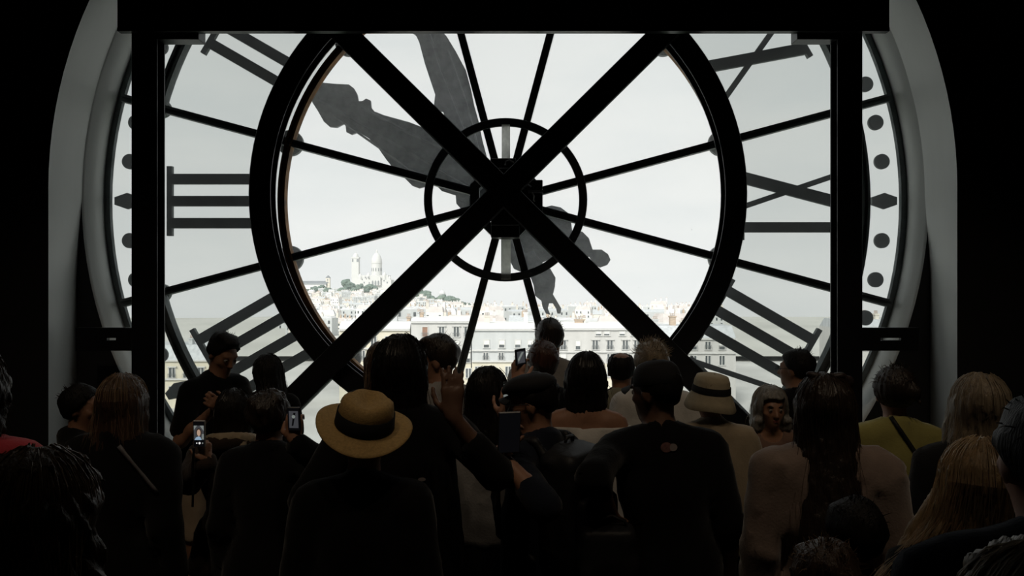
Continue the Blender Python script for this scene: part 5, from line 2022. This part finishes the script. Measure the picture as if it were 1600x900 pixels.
M_pack = mat('black_nylon', (0.014, 0.014, 0.016), 0.55, var=0.3, scale=(30, 30, 30), bump=0.3, bscale=(220, 220, 220), bdist=0.002)
J_, kj = pj['J'], pj['k']
bp_ = empty('backpack', pj['root'].location, math.radians(50))
tag(bp_, 'big black backpack on the back of the man in the flat cap', 'backpack')
yb = -0.180
pack('main_pocket', [rbox(J_(0, yb, 1.25), V3(0.115, 0.05, 0.19) * kj, 0.035 * kj), ell(J_(0, yb + 0.02, 1.42), V3(0.125, 0.075, 0.09) * kj, k=0.04)], 0.01, M_pack, bp_, disp=folds(77, 0.006))
pack('front_pocket', [rbox(J_(0, yb - 0.085, 1.18), V3(0.09, 0.010, 0.10) * kj, 0.03 * kj)], 0.01, M_pack, bp_, disp=folds(78, 0.003))
for s in (-1, 1):
    pts = [(0.085, -0.14, 1.40), (0.095, -0.06, 1.495), (0.10, 0.03, 1.490), (0.105, 0.115, 1.40), (0.115, 0.135, 1.25), (0.155, 0.08, 1.12), (0.16, -0.08, 1.05)]
    q_ = [J_(s * x * 1.06, y * 1.04, z + 0.006) for x, y, z in pts]
    pack('shoulder_strap', [cap(a, b, 0.019 * kj, 0.019 * kj, 0.01) for a, b in zip(q_, q_[1:])], 0.009, M_pack, bp_)
bm = nbm()
tube(bm, [Vector(J_(-0.03, -0.15, 1.475)), Vector(J_(-0.02, -0.16, 1.52)), Vector(J_(0.02, -0.16, 1.52)), Vector(J_(0.03, -0.15, 1.475))], 0.008, 6)
obj('handle', bm, M_pack, bp_, True)

# dark handbag hanging from the hand of the man in the baseball cap
hb = empty('handbag', P(950, 868, 2.58))
tag(hb, 'dark slouchy handbag held low by the broad man in the baseball cap', 'bag')
pack('bag_body', [rbox((0, 0, 0), (0.07, 0.03, 0.075), 0.03), ell((0.0, 0, -0.05), (0.105, 0.065, 0.085), k=0.05)], 0.009, M_pack, hb, disp=folds(91, 0.007))
bm = nbm()
tube(bm, [(-0.065, 0, 0.08), (-0.04, 0, 0.125), (0.015, 0.01, 0.135), (0.06, 0, 0.12), (0.07, 0, 0.08)], 0.007, 6)
obj('handle', bm, M_strap, hb, True)


# prints on the shirts of the two big dark figures: flat patches following the cloth
def patch(key, name, cx_p, cy_p, rxp, ryp, m, n=14):
    p = PEOPLE[key]
    bm = nbm()
    vs = []
    for i in range(n):
        a = 2 * PI * i / n
        l, nn = on_surface(key, cx_p + rxp * math.cos(a), cy_p + ryp * math.sin(a))
        if l is None:
            bm.free()
            return
        vs.append(bm.verts.new(l + nn * 0.003))
    l, nn = on_surface(key, cx_p, cy_p)
    c = bm.verts.new(l + nn * 0.0035)
    for i in range(n):
        bm.faces.new((c, vs[i], vs[(i + 1) % n]))
    obj(name, bm, m, p['root'], True)


M_pr1 = mat('faded_pink_print', (0.20, 0.10, 0.09), 0.8, var=0.5, scale=(60, 60, 60))
M_pr2 = mat('pale_print', (0.30, 0.26, 0.25), 0.8, var=0.2)
M_pr3 = mat('dark_red_print', (0.16, 0.05, 0.045), 0.8, var=0.3)
patch('Q', 'shirt_print', 1041, 699, 9, 8, M_pr1)
patch('Q', 'shirt_print', 1051, 699, 7, 6, M_pr2)
patch('F', 'shirt_print', 659, 749, 6, 3, M_pr2)
patch('F', 'shirt_print', 620, 766, 4, 4, M_pr1)

# ---------------------------------------------------------------- phones (held: things of their own)
M_phone = mat('phone_shell', (0.02, 0.02, 0.022), 0.3, spec=0.5)
M_case = mat('pale_phone_rim', (0.5, 0.47, 0.44), 0.4, metal=0.3)


def emis(name, c, e=1.0):
    return mat(name, c, 0.4, var=0.05, emit=e)


E_dark = emis('screen_black', (0.004, 0.004, 0.005), 0.5)
E_grey = emis('screen_grey', (0.16, 0.18, 0.17), 1.0)
E_dim = emis('screen_dim', (0.06, 0.062, 0.07), 0.7)
E_face = emis('screen_face', (0.40, 0.27, 0.20), 1.0)
E_hair = emis('screen_hair', (0.03, 0.022, 0.018), 1.0)
E_blue = emis('screen_shirt', (0.24, 0.34, 0.46), 1.0)
E_btn = emis('screen_button', (0.75, 0.75, 0.75), 1.0)


def phone(label, c, w, h_, rot, items, rim=None, name='phone'):
    """c centre; built in x (right), z (up), screen towards -y; items: flat screen shapes (material, outline in 0..1)"""
    t = empty(name, c)
    t.rotation_euler = rot
    tag(t, label, 'phone' if name == 'phone' else 'tablet')
    bm = nbm()
    box(bm, -w / 2, w / 2, 0, 0.0085, -h_ / 2, h_ / 2, bev=0.003)
    obj('case', bm, rim or M_phone, t)
    bm = nbm()
    box(bm, -w / 2 + 0.003, w / 2 - 0.003, -0.0012, 0.002, -h_ / 2 + 0.003, h_ / 2 - 0.003)
    s_ = obj('screen', bm, E_dark, t)
    for i, (m, pts) in enumerate(items):
        bm = nbm()
        prism(bm, [((u - 0.5) * (w - 0.008), (v - 0.5) * (h_ - 0.008)) for u, v in pts], -0.0016 - 0.0002 * i, -0.001)
        obj('screen_image', bm, m, s_)
    bm = nbm()
    disc(bm, 0.006, 0.0075, 0.0105, -w / 2 + 0.014, h_ / 2 - 0.016, n=14)
    obj('camera_lens', bm, M_box, t)
    return t


def circ(cx, cy, rx_, ry_, n=16):
    return [(cx + rx_ * math.cos(2 * PI * i / n), cy + ry_ * math.sin(2 * PI * i / n)) for i in range(n)]


ca = P(311, 678, 3.08)
kpx = 3.08 / F
phone('phone with lit screen showing a selfie, held up at the left below the polo man', ca, 19.5 * kpx, 42 * kpx, (0.05, 0, -0.03), [
    (E_dim, [(0.02, 0.26), (0.98, 0.26), (0.98, 0.84), (0.02, 0.84)]), (E_grey, [(0.03, 0.66), (0.35, 0.84), (0.03, 0.84)]), (E_grey, [(0.6, 0.84), (0.97, 0.84), (0.97, 0.62)]), (E_grey, [(0.75, 0.28), (0.97, 0.28), (0.97, 0.5), (0.8, 0.5)]),
    (E_hair, circ(0.5, 0.57, 0.27, 0.17)), (E_blue, [(0.08, 0.26), (0.75, 0.26), (0.66, 0.36), (0.5, 0.41), (0.22, 0.36)]), (E_face, circ(0.5, 0.55, 0.17, 0.135)),
    (E_btn, circ(0.55, 0.13, 0.09, 0.045)), (E_btn, circ(0.28, 0.13, 0.05, 0.025)), (E_grey, circ(0.84, 0.13, 0.06, 0.03))], rim=M_case)
cd = P(459, 655, 2.80)
kpx = 2.8 / F
phone('black phone held up by the person left of the fedora', cd, 21 * kpx, 38 * kpx, (0.1, 0, -0.12), [(E_dim, [(0.08, 0.1), (0.92, 0.1), (0.92, 0.88), (0.08, 0.88)]), (E_dark, [(0.3, 0.2), (0.45, 0.2), (0.7, 0.8), (0.5, 0.8)]), (E_grey, circ(0.5, 0.62, 0.16, 0.08))])
cl = P(814, 558, 3.6)
kpx = 3.6 / F
phone('phone raised toward the far facade by the auburn haired man', cl, 0.060, 26 * kpx, (0.08, -0.12, 0.5), [(E_dim, [(0.1, 0.1), (0.9, 0.1), (0.9, 0.9), (0.1, 0.9)]), (E_grey, [(0.2, 0.2), (0.5, 0.5), (0.8, 0.8), (0.6, 0.85), (0.15, 0.4)])])
cj = P(796, 676, 2.56)
kpx = 2.56 / F
phone('black tablet held upright by the man in the flat cap', cj, 36 * kpx, 66 * kpx, (0.12, 0, 0.25), [], name='tablet')
ci = P(791, 612, 2.93)
kpx = 2.93 / F
phone('pale screened phone held by the smooth haired woman beside the flat cap', ci, 13 * kpx, 30 * kpx, (0.05, 0.05, -0.5), [(E_grey, [(0.05, 0.08), (0.95, 0.08), (0.95, 0.94), (0.05, 0.94)])])
# wrist cord under the selfie phone
bm = nbm()
tube(bm, [P(303, 700, 3.08), P(301, 730, 3.09), P(302, 760, 3.1), P(301, 792, 3.1)], 0.005, 5)
tag(obj('wrist_cord', bm, M_strap), 'thin black cord hanging below the selfie phone at left', 'cord')
